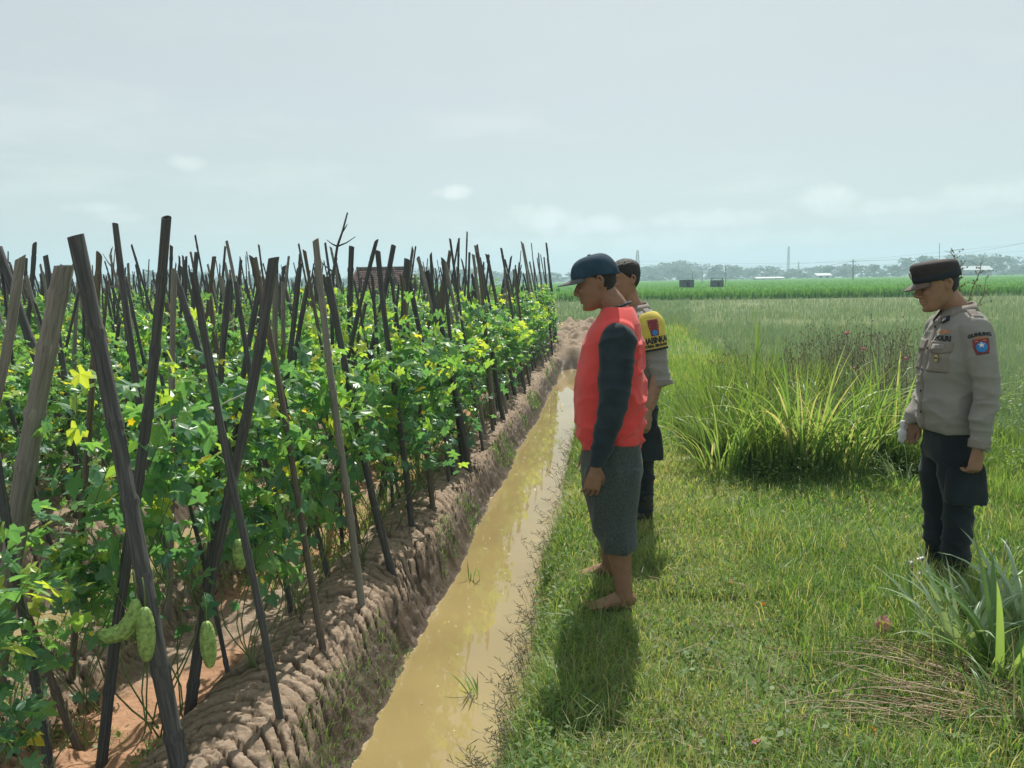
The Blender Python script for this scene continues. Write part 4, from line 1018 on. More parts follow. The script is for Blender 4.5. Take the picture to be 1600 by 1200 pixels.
# ---- man in the red jersey: profile, facing left over the channel
def person(P, heading, label):
    return empty('person', P, heading, label, 'person')
LEFT = math.atan2(-.1249, -.992)
zg = Hs(.06, 3.62)
man = person((.06, 3.62, zg), LEFT - math.radians(6), 'barefoot man in red jersey with black sleeves, dark shorts and navy cap by the channel')
hc = A(.122, 0, 1.512); HR = rotm(math.radians(17))
b = MB()
torso_neck(b, [(.72, .045, .10, .13), (.85, .055, .115, .135), (1.0, .055, .12, .135), (1.15, .052, .11, .14), (1.27, .04, .092, .155), (1.34, .03, .07, .12), (1.39, .03, .055, .07)],
           [(.01, 0, 1.33, .060, .066), (.035, 0, 1.40, .058, .060), (.075, 0, 1.45, .058, .055), (.105, 0, 1.50, .055, .05)])
head_parts(b, HR, hc)
# arms
shL = (.028, .175, 1.30); elL = (.050, .225, .965); wrL = (.122, .215, .69)
shR = (.028, -.175, 1.30); elR = (.055, -.235, .97); wrR = (.15, -.20, .71)
for sh, el, wr in ((shL, elL, wrL), (shR, elR, wrR)):
    limb(b, [(*sh, .055, .05), (*(A(*sh) * .6 + A(*el) * .4), .052, .045), (*el, .042, .038)]); limb(b, [(*el, .042, .038), (*(A(*el) * .6 + A(*wr) * .4), .040, .034), (*wr, .027, .022)])
    sd = 1 if sh[1] > 0 else -1
    hand(b, A(*wr) + A(.004, 0, -.005), (.20, 0, -1), (.25, -sd, 0), 1.0, .42, side=sd, thumb=.3)
# legs
legs = (((.035, .09, .74), (.035, .125, .44), (-.004, .15, .075), .15, .12), ((.04, -.09, .74), (.06, -.14, .44), (.055, -.225, .075), -.225, -.05))
for hp, kn, an, ay, yw in legs:
    limb(b, [(*hp, .085, .065), (*(A(*hp) * .5 + A(*kn) * .5), .085, .078), (kn[0], kn[1], kn[2] + .02, .062, .056)], 20, 20)
    limb(b, [(kn[0], kn[1], kn[2] + .03, .060, .056), (kn[0] - .012, *(A(*kn) * .65 + A(*an) * .35)[1:], .064, .056), (*(A(*kn) * .3 + A(*an) * .7), .046, .042), (an[0], an[1], .07, .040, .037), (an[0], an[1], .035, .042, .035)], 20, 26)
    barefoot(b, an[0] + .0, ay, yw)
obj('body', remesh(b, .0035, 3), SKIN2, man)
face_extras(man, HR, hc, dict(line=[.06, .058, .05, .028, -.01, -.05, -.062], off=.005, top=.0))
# jersey
b = MB()
torso(b, [(.735, .055, .128, .160), (.765, .058, .148, .172), (.80, .058, .158, .178), (.90, .060, .163, .178), (1.0, .060, .164, .178), (1.10, .056, .156, .180), (1.20, .048, .142, .184), (1.29, .038, .122, .185), (1.345, .026, .098, .150), (1.385, .022, .078, .105), (1.402, .024, .068, .082)], 44, 2.25, 70)
for s in (1, -1): ball(b, (.028, s * .145, 1.285), (.080, .042, .066), 18)
def crease(co, A_, s, seed, k=2.2):
    """sharp-crested folds running across the direction A_"""
    p = co @ np.array(A_, float).T; return (1 - np.abs(noise3(p, s, seed)) * 1.6).clip(0, 1) ** k
def jersey_folds(co):
    x, y, z = co.T; back = ss(.06, -.06, x); low = ss(1.0, .80, z)
    v = .020 * (crease(co, [[.5, 0, .85], [0, 1, 0], [-.85, 0, .5]], (13, 5, 3), 3) - .5) * (.35 + .9 * back)
    v += .016 * (crease(co, [[1, 0, 0], [0, 1, 0], [0, 0, 1]], (5, 5, 15), 8) - .5) * low
    v += .010 * (crease(co, [[.9, 0, .2], [0, 1, 0], [-.2, 0, .9]], (7, 7, 2.5), 14) - .5) + .004 * noise3(co, (30, 30, 6), 4) * ss(.83, .77, z)
    return np.maximum(v, -.007) * ss(1.36, 1.22, z)
red_me = remesh(b, .007, 6, folds=jersey_folds)
obj('shirt', red_me, RED, man); bv = bvh_of(red_me)
b = MB(); a = np.linspace(0, 2 * PI, 33)[:-1]
cc = [(.028 + .064 * math.cos(q), .074 * math.sin(q), 1.400 - .022 * math.cos(q)) for q in a]; cc.append(cc[0]); b.tube(cc, .006, 8, cap=False); b.obj('collar', BLK, man)
for sh, el, wr, s in ((shL, elL, wrL, 1), (shR, elR, wrR, -1)):
    b = MB(); limb(b, [(sh[0], sh[1] - s * .005, sh[2] + .030, .058, .040), (sh[0], sh[1] + s * .006, sh[2] - .025, .082, .058), (sh[0], sh[1] + s * .010, sh[2] - .065, .084, .060), (*(A(*sh) * .62 + A(*el) * .38), .080, .060), (*(A(*el) * .95 + A(*sh) * .05), .066, .055), (*(A(*el) * .5 + A(*wr) * .5), .054, .046), (*(A(*wr) + A(-.003, 0, .02)), .040, .034), (*(A(*wr) + A(.001, 0, -.004)), .037, .031)], 22, 46)
    obj('sleeve', remesh(b, .006, 4, folds=lambda co: .010 * (crease(co, [[1, 0, .35], [0, 1, 0], [-.35, 0, 1]], (6, 6, 13), 12) - .5)), BLK, man)
# shorts
b = MB(); torso(b, [(.84, .05, .12, .15), (.80, .052, .135, .165), (.70, .050, .142, .178), (.62, .050, .142, .182), (.56, .05, .13, .18)], 36, 2.3, 24)
for s, x0, x1, y1 in ((1, .045, .016, .135), (-1, .055, .040, -.150)):
    limb(b, [(x0, s * .09, .66, .135, .098), (x0 + .004, s * .097, .52, .130, .100), (x0 - .004, s * .105 + (y1 - s * .135) * .4, .40, .106, .092), (x1 + .004, y1, .31, .086, .082), (x1, y1, .280, .080, .078)], 26, 30, roundend=False)
sh_me = remesh(b, .007, 4, folds=lambda co: .014 * (crease(co, [[1, 0, .1], [0, 1, 0], [-.1, 0, 1]], (8, 8, 2), 22) - .5))
obj('shorts', sh_me, SHO, man)
# cap
def xf(V): return np.asarray(V, float) @ HR.T + hc
def dome(seg=48, rows=18, cx=-.006, a=.112, w=.088, h=.092, z0=.038, seam=6, back=.028, notch=True):
    V = []; 
    for j in range(rows):
        q = j / (rows - 1) * PI / 2
        for k in range(seg):
            t_ = k / seg * 2 * PI; rr = math.cos(q) ** .62; sm = 1 - .012 * math.exp(-((((t_ / (2 * PI) * seam) % 1) - .5) / .07) ** 2) * math.cos(q)
            x = cx + a * rr * math.cos(t_) * sm; y = w * rr * math.sin(t_) * sm; z = z0 + h * math.sin(q) ** .95 * sm - back * max(0, -math.cos(t_)) * (1 - math.sin(q))
            V.append((x, y, z))
    i = np.arange(rows - 1)[:, None] * seg; j = np.arange(seg)[None]; Q = np.stack([i + j, i + (j + 1) % seg, i + seg + (j + 1) % seg, i + seg + j], -1).reshape(-1, 4)
    return np.array(V), Q
V, Q = dome(); b = MB(); b.add(xf(V), None, Q); n_in = V * [.97, .97, .98] - [0, 0, .002]; b.add(xf(n_in), None, Q[:, ::-1])
for a_, b_ in (): pass
cap = b.obj('cap', CAPN, man)
b = MB(); ball(b, (-.006, 0, .131), (.009, .009, .005), 12); V = xf(np.concatenate(b.V)); nb = MB(); nb.add(V, np.concatenate(b.T), np.concatenate(b.Q)); nb.obj('button', CAPN, cap)
def bill(length, half, droop, tilt, z0, cx, a, w, thick=.0035, sag=.020):
    V = []; nu, nv_ = 26, 9
    for k in range(2):
        for j in range(nv_):
            for i in range(nu):
                t_ = -half + 2 * half * i / (nu - 1); q = j / (nv_ - 1); L = length * math.cos(t_ / half * PI / 2) ** .55
                x = cx + a * math.cos(t_) + q * L; y = w * math.sin(t_) * (1 + .04 * q); z = z0 - tilt * q * L - sag * (abs(t_) / half) ** 2 * (0.25 + .75 * q) - droop * q * q - thick * k
                V.append((x, y, z))
    Q = []; m = nu * nv_
    for j in range(nv_ - 1):
        for i in range(nu - 1): p = j * nu + i; Q.append([p, p + nu, p + nu + 1, p + 1]); Q.append([p + m, p + m + 1, p + m + nu + 1, p + m + nu])
    ring = list(range(nu)) + [j * nu + nu - 1 for j in range(1, nv_)] + [(nv_ - 1) * nu + i for i in range(nu - 2, -1, -1)] + [j * nu for j in range(nv_ - 2, 0, -1)]
    for p, q in zip(ring, ring[1:] + ring[:1]): Q.append([p, q, q + m, p + m])
    return np.array(V), np.array(Q)
V, Q = bill(.074, 1.02, .004, .02, .046, -.010, .112, .086); b = MB(); b.add(xf(V), None, Q); b.obj('bill', CAPN_LIT, cap)
b = MB(); b.tube(xf([(-.112, -.03, .012), (-.121, 0, .010), (-.112, .03, .012)]), .006, 8, flat=.4); b.obj('strap', CAPN, cap)

disc = lambda a, b_, w, h: (2 * a * w * .5 * math.sqrt(1 - 2 * b_ * b_), 2 * b_ * h * .5 * math.sqrt(1 - 2 * a * a))
# ---- uniformed men
def officer(P, heading, hyaw, hpitch, label, s=1.0, armband=False, hcx=(.105, 0, 1.487), left_hand=None, capped=True):
    root = person(P, heading, label); hc = A(*hcx); HR = rotm(hpitch, hyaw)
    b = MB()
    torso_neck(b, [(.74, .0, .10, .14), (.9, .02, .11, .145), (1.05, .02, .115, .15), (1.2, .015, .105, .155), (1.29, .01, .09, .155), (1.34, .005, .06, .10)],
               [(.0, 0, 1.30, .058, .062), (.02, 0, 1.37, .056, .057), (hc[0] * .55, 0, 1.42, .056, .054), (hc[0] * .8, hc[1] * .8, hc[2] - .02, .052, .048)])
    head_parts(b, HR, hc)
    shL = (.005, .174, 1.285); elL = (-.035, .215, .99); wrL = (-.01, .225, .72) if not armband else (.06, .25, .75)
    shR = (.005, -.172, 1.285); elR = (.0, -.215, .99); wrR = (.13, -.14, .79)
    for sh, el, wr in ((shL, elL, wrL), (shR, elR, wrR)):
        limb(b, [(*sh, .052, .047), (*(A(*sh) * .6 + A(*el) * .4), .048, .043), (*el, .040, .037)]); limb(b, [(*el, .040, .037), (*(A(*el) * .6 + A(*wr) * .4), .040, .034), (*wr, .027, .022)])
        sd = 1 if sh[1] > 0 else -1; d = A(*wr) - A(*el)
        hand(b, A(*wr) + A(.004, 0, -.005), d * .5 + A(.02, 0, -.25), (.3, -sd, 0), 1.0, .85 if not armband else .6, side=sd, thumb=.9)
    for s_ in (1, -1): limb(b, [(-.01, s_ * .075, .74, .075, .065), (0, s_ * .074, .45, .045, .042), (-.01, s_ * .056, .1, .038, .034)], 18, 20)
    obj('body', remesh(b, .0036, 3), SKIN, root)
    face_extras(root, HR, hc, dict(line=[.064, .062, .050, .022, -.012, -.05, -.06] if not capped else [.06, .06, .05, .03, -.005, -.05, -.06], off=.007 if armband else .004, top=.012 if armband else 0))
    # trousers: waist, two legs, cargo pockets
    b = MB(); torso(b, [(.86, .0, .105, .135), (.80, .0, .108, .145), (.70, .0, .112, .152), (.62, .0, .110, .152)], 32, 2.3, 20)
    for s_, dx in ((1, -.015), (-1, .02)):
        limb(b, [(0, s_ * .075, .76, .104, .076), (dx * .5, s_ * .074, .55, .098, .076), (dx, s_ * .066, .42, .076, .064), (dx - .008, s_ * .060, .25, .070, .058), (dx - .01, s_ * .056, .11, .066, .056), (dx - .01, s_ * .056, .075, .064, .054)], 24, 34, roundend=False)
    obj('trousers', remesh(b, .007, 9, folds=lambda co: .012 * (crease(co, [[1, 0, .4], [0, 1, .3], [-.4, 0, 1]], (5, 5, 9), 30 + int(armband)) - .5) + .010 * (crease(co, [[1, 0, 0], [0, 1, 0], [0, 0, 1]], (5, 5, 18), 33) - .5) * ss(.4, .15, co[:, 2])), PAN, root)
    for s_ in (1, -1):
        b = MB(); limb(b, [(-.01, s_ * .112, .64, .075, .030), (-.015, s_ * .118, .58, .092, .036), (-.025, s_ * .118, .48, .100, .040), (-.028, s_ * .116, .435, .099, .038), (-.028, s_ * .115, .428, .094, .034)], 18, 20, ex=2.8, roundend=False)
        obj('cargo_pocket', remesh(b, .006, 2, folds=hang_folds(.006, 77, (9, 9, 5))), PAN, root)
        dx = (-.015 if s_ > 0 else .02); b = MB(); c0 = dx - .01; y0 = s_ * .060
        limb(b, [(c0, y0, .20, .055, .052), (c0, y0, .12, .056, .050), (c0, y0, .06, .060, .046), (c0, y0, .03, .062, .044)], 18, 14, roundend=False)
        limb(b, [(c0 - .055, y0, .035, .032, .036), (c0, y0, .048, .050, .042), (c0 + .07, y0, .048, .044, .042), (c0 + .13, y0, .036, .034, .046), (c0 + .185, y0, .028, .026, .040), (c0 + .215, y0, .024, .018, .026)], 18, 26)
        bt = obj('boot', remesh(b, .006, 3), BOOT, root)
        b = MB(); limb(b, [(c0 - .085, y0, .010, .010, .030), (c0 - .02, y0, .010, .010, .042), (c0 + .06, y0, .010, .010, .038), (c0 + .14, y0, .010, .010, .050), (c0 + .21, y0, .010, .010, .03)], 14, 20); b.obj('sole', INK, bt)
    # shirt
    b = MB()
    torso(b, [(.765, .012, .118, .148), (.785, .014, .128, .158), (.86, .020, .134, .162), (.97, .024, .136, .166), (1.08, .022, .132, .172), (1.18, .014, .124, .180), (1.26, .006, .110, .184), (1.31, .0, .098, .168), (1.345, .0, .078, .122), (1.365, .004, .068, .085)], 44, 2.3, 70)
    for sh, el, wr, s_ in ((shL, elL, wrL, 1), (shR, elR, wrR, -1)):
        rows = [(sh[0], sh[1] - s_ * .04, sh[2] + .02, .060, .042), (sh[0], sh[1] - s_ * .004, sh[2] - .015, .070, .048), (*(A(*sh) * .6 + A(*el) * .4), .066, .052), (*el, .056, .050)]
        if armband: rows[-1] = (*(A(*el) * 1.0), .062, .056); rows.append((*(A(*el) * 1.3 - A(*sh) * .3), .062, .056))
        else: rows += [(*(A(*el) * .5 + A(*wr) * .5), .055, .048), (*(A(*wr) + A(-.004, 0, .02)), .045, .040), (*(A(*wr) + A(.0, 0, .0)), .043, .038)]
        limb(b, rows, 24, 44)
    fo = lambda co: .009 * (crease(co, [[1, 0, .3], [0, 1, .2], [-.3, 0, 1]], (6, 6, 9), 50 + int(armband)) - .5) + .008 * (crease(co, [[1, 0, 0], [0, 1, 0], [0, 0, 1]], (4, 4, 16), 61) - .5) * (.3 + np.exp(-((co[:, 2] - .93) / .16) ** 2))
    um = remesh(b, .006, 5, folds=fo); shirt = obj('shirt', um, UNI, root); bv = bvh_of(um)
    # front placket, pockets, flaps, buttons
    patch('placket', .034, .54, (.05, 0, 1.045), (0, 1, 0), (0, 0, 1), bv, UNI2, root, .003, 4, 40)
    for k in range(5):
        z = 1.28 - k * .105; h, n_, _, _ = bv.ray_cast(Vector((.4, 0, z)), Vector((-1, 0, 0)))
        mb = MB(); ball(mb, h + Vector((.006, 0, 0)), (.003, .006, .006), 10); mb.obj('button', INK, root)
    for s_ in (1, -1):
        pk_ = patch('pocket', .105, .115, (.05, s_ * .088, 1.125), (0, 1, 0), (0, 0, 1), bv, UNI2, root, .005, 12, 12)
        fl = patch('pocket_flap', .112, .048, (.05, s_ * .088, 1.190), (0, 1, 0), (0, 0, 1), bv, UNI2, root, .009, 12, 6, shape=lambda a, b_, w, h: (a * w, b_ * h - (.014 * (1 - abs(a) * 2) if b_ < -.3 else 0)))
        # epaulette along the shoulder
        patch('epaulette', .042, .105, (.0, s_ * .125, 1.30), (1, 0, 0), (0, s_, 0) if s_ > 0 else (0, 1, 0), bv, UNI2, root, .007, 6, 10)
        # collar leaf: curved quad strip round the neck
        mb = MB(); nu = 12; V = []
        for i in range(nu):
            t_ = s_ * (PI - (PI - .22) * i / (nu - 1)); q = i / (nu - 1)
            bx, by = .006 + .066 * math.cos(t_), .076 * math.sin(t_); zt = 1.398 - .03 * q; lx, ly = .012 + (.092 + .012 * q) * math.cos(t_) , (.104 + .006 * q) * math.sin(t_); zl = 1.352 - .045 * q
            hh_ = bv.ray_cast(Vector((lx, ly, 1.7)), Vector((0, 0, -1)))[0]
            if hh_ is not None: zl = max(zl, hh_.z + .006)
            V += [(bx, by, zt - .03), (bx, by, zt), (bx * 1.06, by * 1.06, zt + .003), (lx, ly, zl), (lx * .97, ly * .97, zl - .006)]
        Q = [[i * 5 + j, i * 5 + j + 1, (i + 1) * 5 + j + 1, (i + 1) * 5 + j] for i in range(nu - 1) for j in range(4)]
        mb.add(V, None, Q); mb.obj('collar', UNI2, root)
        # dark rank tab with a pale mark near the collar point
    h, n_, _, _ = bv.ray_cast(Vector((.5, .066, 1.315)), Vector((-1, 0, 0)))
    patch('collar_badge', .034, .026, (.05, .060, 1.318), (0, 1, .5), (0, -.5, 1), bv, INK, root, .012, 4, 4)
    lettering('badge_mark', '≈', .03, (.05, .060, 1.318), (0, 1, .5), (0, -.5, 1), bv, SIL, root, .0135, bold=.002)
    lettering('badge_wings', '~v~', .045, (.05, .088, 1.262), (0, 1, .04), (0, -.04, 1), bv, ORA, root, .004, bold=.0025)
    lettering('name_lettering', 'POLRI', .034, (.05, .088, 1.229), (0, 1, 0), (0, 0, 1), bv, INK, root, .0045, bold=.0012)
    patch('name_tag', .062, .028, (.05, .080, 1.188), (0, 1, .05), (0, -.05, 1), bv, UNI, root, .0125, 4, 4)
    # round gold badge on the pocket
    nb = MB(); c0 = bv.ray_cast(Vector((.5, .088, 1.135)), Vector((-1, 0, 0)))[0] + Vector((.009, 0, 0)); a = np.linspace(0, 2 * PI, 25)[:-1]
    V = [tuple(c0)] + [(c0.x - .001, c0.y + .018 * math.cos(q), c0.z + .018 * math.sin(q)) for q in a]; nb.add(V, [[0, 1 + i, 1 + (i + 1) % 24] for i in range(24)]); gb = nb.obj('pocket_badge', GLD, root)
    nb = MB(); nb.box((c0.x + .001, c0.y, c0.z), (.002, .022, .007)); nb.obj('badge_bar', INK, gb)
    # left sleeve insignia
    ax = A(*elL) - A(*shL); ax /= np.linalg.norm(ax); up = -ax; on = A(.35, 1, 0); on -= up * np.dot(on, up); on /= np.linalg.norm(on); fwd = np.cross(up, on)
    def onarm(t_): return A(*shL) * (1 - t_) + A(*elL) * t_
    if armband:
        mb = MB(); rows = []
        for q, (r1, r2) in ((-.11, (.058, .045)), (.0, (.081, .062)), (.22, (.080, .068)), (.42, (.078, .068)), (.55, (.0775, .068))): p = onarm(q) + (A(0, -.02, .01) if q < 0 else 0); rows.append((*p, r1, r2))
        limb(mb, rows, 30, 40, roundend=False); am = remesh(mb, .006, 3); arm = obj('armband', am, YEL, root); bv2 = bvh_of(am)
        Aa, Bb = fwd, up
        mb = MB(); rows = [(*onarm(.535), .0805, .071), (*onarm(.575), .0800, .0705)]; limb(mb, rows, 30, 6, roundend=False); mb.obj('armband_trim', INK, arm)
        shield = lambda a, b_, w, h: (a * w * (1.0 if b_ > .1 else .72 + .28 * (b_ + .5) / .6) , b_ * h)
        pt = patch('shield_patch', .062, .098, onarm(.12), Aa, Bb, bv2, MAR, arm, .004, 10, 12, shape=shield)
        for q in range(3): lettering('patch_stripe', '—', .05, onarm(.045 + .05 * q), Aa, Bb, bv2, ORA, pt, .0055)
        patch('patch_emblem', .034, .034, onarm(.225), Aa, Bb, bv2, BLU, pt, .0075, 9, 9, shape=disc)
        lettering('armband_lettering', 'BHABINKAM', .038, onarm(.375), Aa, Bb, bv2, INK, arm, .004, bold=.0012, sy=1.35, spacing=.86)
        lettering('armband_lettering', 'DESA BINAAN', .022, onarm(.478), Aa, Bb, bv2, INK, arm, .004, bold=.0012, spacing=.95)
        mb = MB(); limb(mb, [(*(onarm(1.2)), .068, .062), (*(onarm(1.29)), .069, .063)], 28, 6, roundend=False); mb.obj('cuff', UNI2, root)
    else:
        Aa, Bb = fwd, up
        lettering('sleeve_lettering', 'GUNUNG', .022, onarm(.11), Aa, Bb, bv, INK, root, .004, arc=3.2, bold=.0012)
        lettering('sleeve_lettering', 'POLRES', .014, onarm(.165), Aa, Bb, bv, ORA, root, .004, bold=.0006)
        pt = patch('shield_patch', .066, .070, onarm(.30), Aa, Bb, bv, MAR, root, .004, 10, 10, shape=lambda a, b_, w, h: (a * w * (1.0 if b_ > -.1 else 1.0 + .6 * (b_ + .1)), b_ * h))
        patch('patch_emblem', .048, .048, onarm(.31), Aa, Bb, bv, BLU, pt, .0075, 9, 9, shape=disc)
        lettering('patch_star', '★', .03, onarm(.28), Aa, Bb, bv, SIL, pt, .0085)
        lettering('patch_stripe', '—', .045, onarm(.205), Aa, Bb, bv, ORA, pt, .0058)
        # cuffs
        for el, wr in ((elL, wrL), (elR, wrR)):
            d = A(*wr) - A(*el); mb = MB(); limb(mb, [(*(A(*wr) - d * .16), .049, .044), (*(A(*wr) - d * .02), .048, .043)], 24, 6, roundend=False); mb.obj('cuff', UNI2, root)
    return root, HR, hc, wrR

P = Vector((1.752, 4.04, 0)); P.z = Hs(P.x, P.y)
CR = Vector((.992, .125, 0)); CF = Vector((-.125, .992, 0))
P = P - CR * .05; P.z = Hs(P.x, P.y)
off, HR, hc, wrR = officer(P, LEFT + math.radians(-3), math.radians(-4), math.radians(17), 'uniformed man in grey shirt and dark peaked cap standing alone on the right', hcx=(.112, .005, 1.480))
# field cap
def cap_band(zs, cx, a, w, seg=44):
    V = []
    for z, k, tilt in zs:
        for i in range(seg): t_ = i / seg * 2 * PI; V.append((cx + a * k * math.cos(t_), w * k * math.sin(t_), z + tilt * math.cos(t_)))
    r_ = len(zs); i = np.arange(r_ - 1)[:, None] * seg; j = np.arange(seg)[None]; Q = np.stack([i + j, i + (j + 1) % seg, i + seg + (j + 1) % seg, i + seg + j], -1).reshape(-1, 4)
    c = np.mean(V[-seg:], axis=0); V.append(tuple(c + [0, 0, .004])); T = [[(r_ - 1) * seg + q, (r_ - 1) * seg + (q + 1) % seg, len(V) - 1] for q in range(seg)]
    return np.array(V), np.array(T), Q
V, T, Q = cap_band([(.030, .97, .010), (.032, 1.0, .010), (.070, 1.03, .008), (.092, 1.03, .014), (.107, .98, .016), (.116, .86, .014), (.121, .58, .010)], -.006, .104, .086)
b = MB(); b.add(xf(V), T, Q); cap = b.obj('cap', CAPO, off)
V, T, Q = cap_band([(.028, 1.0, .010), (.030, 1.03, .010), (.056, 1.045, .007), (.058, 1.02, .007)], -.006, .104, .086); b = MB(); b.add(xf(V), None, Q); b.obj('band', mat('cap_band', (.022, .028, .036), .8, .2, bump=.3, bscale=300), cap)
V, Q = bill(.060, .95, .006, .25, .040, -.008, .104, .084, sag=.016); b = MB(); b.add(xf(V), None, Q); b.obj('bill', mat('cap_peak', (.10, .062, .045), .35, .5, bump=.2, bscale=200), cap)
b = MB(); bb = MB(); ball(bb, (.108, 0, .082), (.004, .014, .020), 12); b.add(xf(np.concatenate(bb.V)), np.concatenate(bb.T), np.concatenate(bb.Q)); b.obj('badge', SIL, cap)
# crumpled white cloth in his right hand
b = MB(); w_ = A(*wrR) + A(.03, .02, -.05)
limb(b, [(*(w_ + A(.02, .0, .05)), .012, .012), (*(w_ + A(.03, .01, .01)), .022, .014), (*(w_ + A(.035, .02, -.03)), .020, .010), (*(w_ + A(.03, .02, -.07)), .007, .005)], 14, 16)
me = remesh(b, .005, 1, folds=lambda co: .012 * noise3(co, (60, 60, 35), 5)); clo = obj('hand_cloth', me, WHT, label='crumpled white cloth held in the right hand of the uniformed man with the cap', cat='cloth')
clo.matrix_world = Matrix.Translation(off.location) @ Matrix.Rotation(off.rotation_euler.z, 4, 'Z') @ Matrix.Scale(1.01, 4); off.scale = (1.01,) * 3

P = Vector((.22, 4.85, 0)) - CR * .055; P.z = Hs(P.x, P.y)
pol, HR, hc, _ = officer(P, LEFT + math.radians(21), math.radians(-4), math.radians(10), 'bareheaded uniformed man with yellow armband standing behind the man in red', armband=True, hcx=(.085, 0, 1.535), capped=False)
pol.scale = (1.0, 1.0, 1.0)
# ------------------------------------------------------------------ tall grasses
def strap(mb, base, az, L, w, a0, bend, rnd, seg=9, twist=.0, fold=.25):
    """one strap leaf: starts at angle a0 from the vertical and arches over by bend"""
    P = [np.array(base, float)]; a = a0; d = np.array([math.cos(az), math.sin(az), 0])
    for k in range(seg): 
        a = a0 + bend * ((k + 1) / seg) ** 1.8; P.append(P[-1] + (d * math.sin(a) + np.array([0, 0, math.cos(a)])) * L / seg)
    P = np.array(P); t = np.linspace(0, 1, seg + 1); wd = w * np.clip(np.minimum(.45 + 2.2 * t, 1) * (1 - t ** 2.6), .02, 1)
    s = np.array([-math.sin(az + twist), math.cos(az + twist), 0]); T = np.gradient(P, axis=0); T /= np.linalg.norm(T, axis=1)[:, None]; nrm = np.cross(T, s)
    V = np.stack([P - s * wd[:, None] / 2 + nrm * wd[:, None] * fold, P, P + s * wd[:, None] / 2 + nrm * wd[:, None] * fold], 1).reshape(-1, 3)
    Q = []
    for k in range(seg):
        b_ = k * 3; Q += [[b_, b_ + 1, b_ + 4, b_ + 3], [b_ + 1, b_ + 2, b_ + 5, b_ + 4]]
    mb.add(V, None, Q, 0, rnd)
def tussock(x, y, n, L, w, label, spread=.12, bend=(.4, 2.0), group=None, a0=(.02, .5), r=(.3, .95), name='grass_tussock', cat='tall grass', m='reed', dry=.12):
    mb = MB(); z = Hs(x, y)
    for k in range(n):
        az = random.uniform(0, 2 * PI); rr = spread * math.sqrt(random.random()); bx, by = rr * math.cos(az + random.uniform(-.6, .6)), rr * math.sin(az)
        l = L * random.uniform(.45, 1.1)
        strap(mb, (bx, by, -.01), az, l, w * random.uniform(.6, 1.25), random.uniform(*a0), random.uniform(*bend), 1.0 if random.random() < dry else random.uniform(*r), twist=random.uniform(-.5, .5))
    o = mb.obj(name, M[m], smooth=True, label=label, cat=cat, group=group); o.location = (x, y, z); return o
def at(px, py): p = gnd_on(px, py, .0); return p.x, p.y
x, y = at(1255, 735); tussock(x, y, 130, 1.05, .024, bend=(.2, 1.5), label= 'big bright tuft of broad-bladed grass in the middle of the weeds between the men', spread=.22)
x, y = at(1200, 730); tussock(x, y, 90, .85, .018, bend=(.3, 1.7), label= 'arching grass tuft just left of the big bright one', spread=.22)
x, y = at(1130, 738); tussock(x, y, 90, .75, .016, bend=(.3, 1.7), label= 'low arching grass tuft at the left end of the weed clump', spread=.2)
x, y = at(1320, 735); tussock(x, y, 100, .9, .018, bend=(.2, 1.5), label= 'dense grass tuft just right of the big bright one', spread=.22)
x, y = at(1385, 720); tussock(x, y, 110, 1.1, .020, bend=(.2, 1.5), label= 'tall grass tuft beside the uniformed man with the cap', spread=.24)
x, y = at(1415, 765); tussock(x, y, 40, .4, .011, 'low grass tuft at the knees of the uniformed man with the cap', .15, (.7, 2.2))
x, y = at(1045, 640); tussock(x, y, 60, .42, .012, 'dark low grass tuft right of the man with the armband', .18, (.5, 2.2), r=(0, .5))
x, y = at(1350, 640); tussock(x, y, 60, .8, .018, 'grass tuft farther back in the weed clump, left of the uniformed man with the cap', .22, (.5, 2.0))
# tall single stalks
def stalk(px, py, hgt, leaves, label, lean=(0, 0)):
    x, y = at(px, py); z = Hs(x, y); mb = MB()
    pts = [(lean[0] * q * q, lean[1] * q * q, hgt * q * .72) for q in np.linspace(0, 1, 8)]; mb.tube(pts, np.linspace(.007, .004, 8), 6, rnd=.45)
    for q, az, L, w, a0, bd in leaves: strap(mb, (lean[0] * q * q, lean[1] * q * q, hgt * q * .72), az, L, w, a0, bd, random.uniform(.3, .8), 12, fold=.15)
    o = mb.obj('tall_grass_stalk', M['reed'], label=label, cat='tall grass', group='tall single grass stalks in the weeds'); o.location = (x, y, z)
stalk(1178, 700, 1.15, [(.55, 3.3, .55, .034, .3, 1.6), (.75, 1.2, .6, .036, .12, .25), (.95, .0, .5, .04, .25, .35), (1.0, 2.2, .5, .034, .05, .12), (.35, .4, .5, .034, .5, 1.2)], 'tallest grass stalk, standing alone above the weeds with three upright leaves')
stalk(1128, 690, .70, [(.5, 3.2, .5, .02, .7, 1.2), (.8, 2.9, .42, .02, .4, .6), (1, 2.3, .4, .02, .15, .3), (.9, .2, .3, .018, .5, 1.0), (.4, .5, .35, .018, .7, 1.0)], 'shorter grass stalk leaning left of the tallest one')
stalk(1300, 690, .75, [(.5, 3.2, .45, .02, .5, 1.2), (.8, .2, .42, .02, .3, .9), (1, 1.3, .4, .02, .15, .3), (.9, 2.8, .3, .018, .5, 1.0)], 'grass stalk with yellowing leaves right of the big bright tuft')
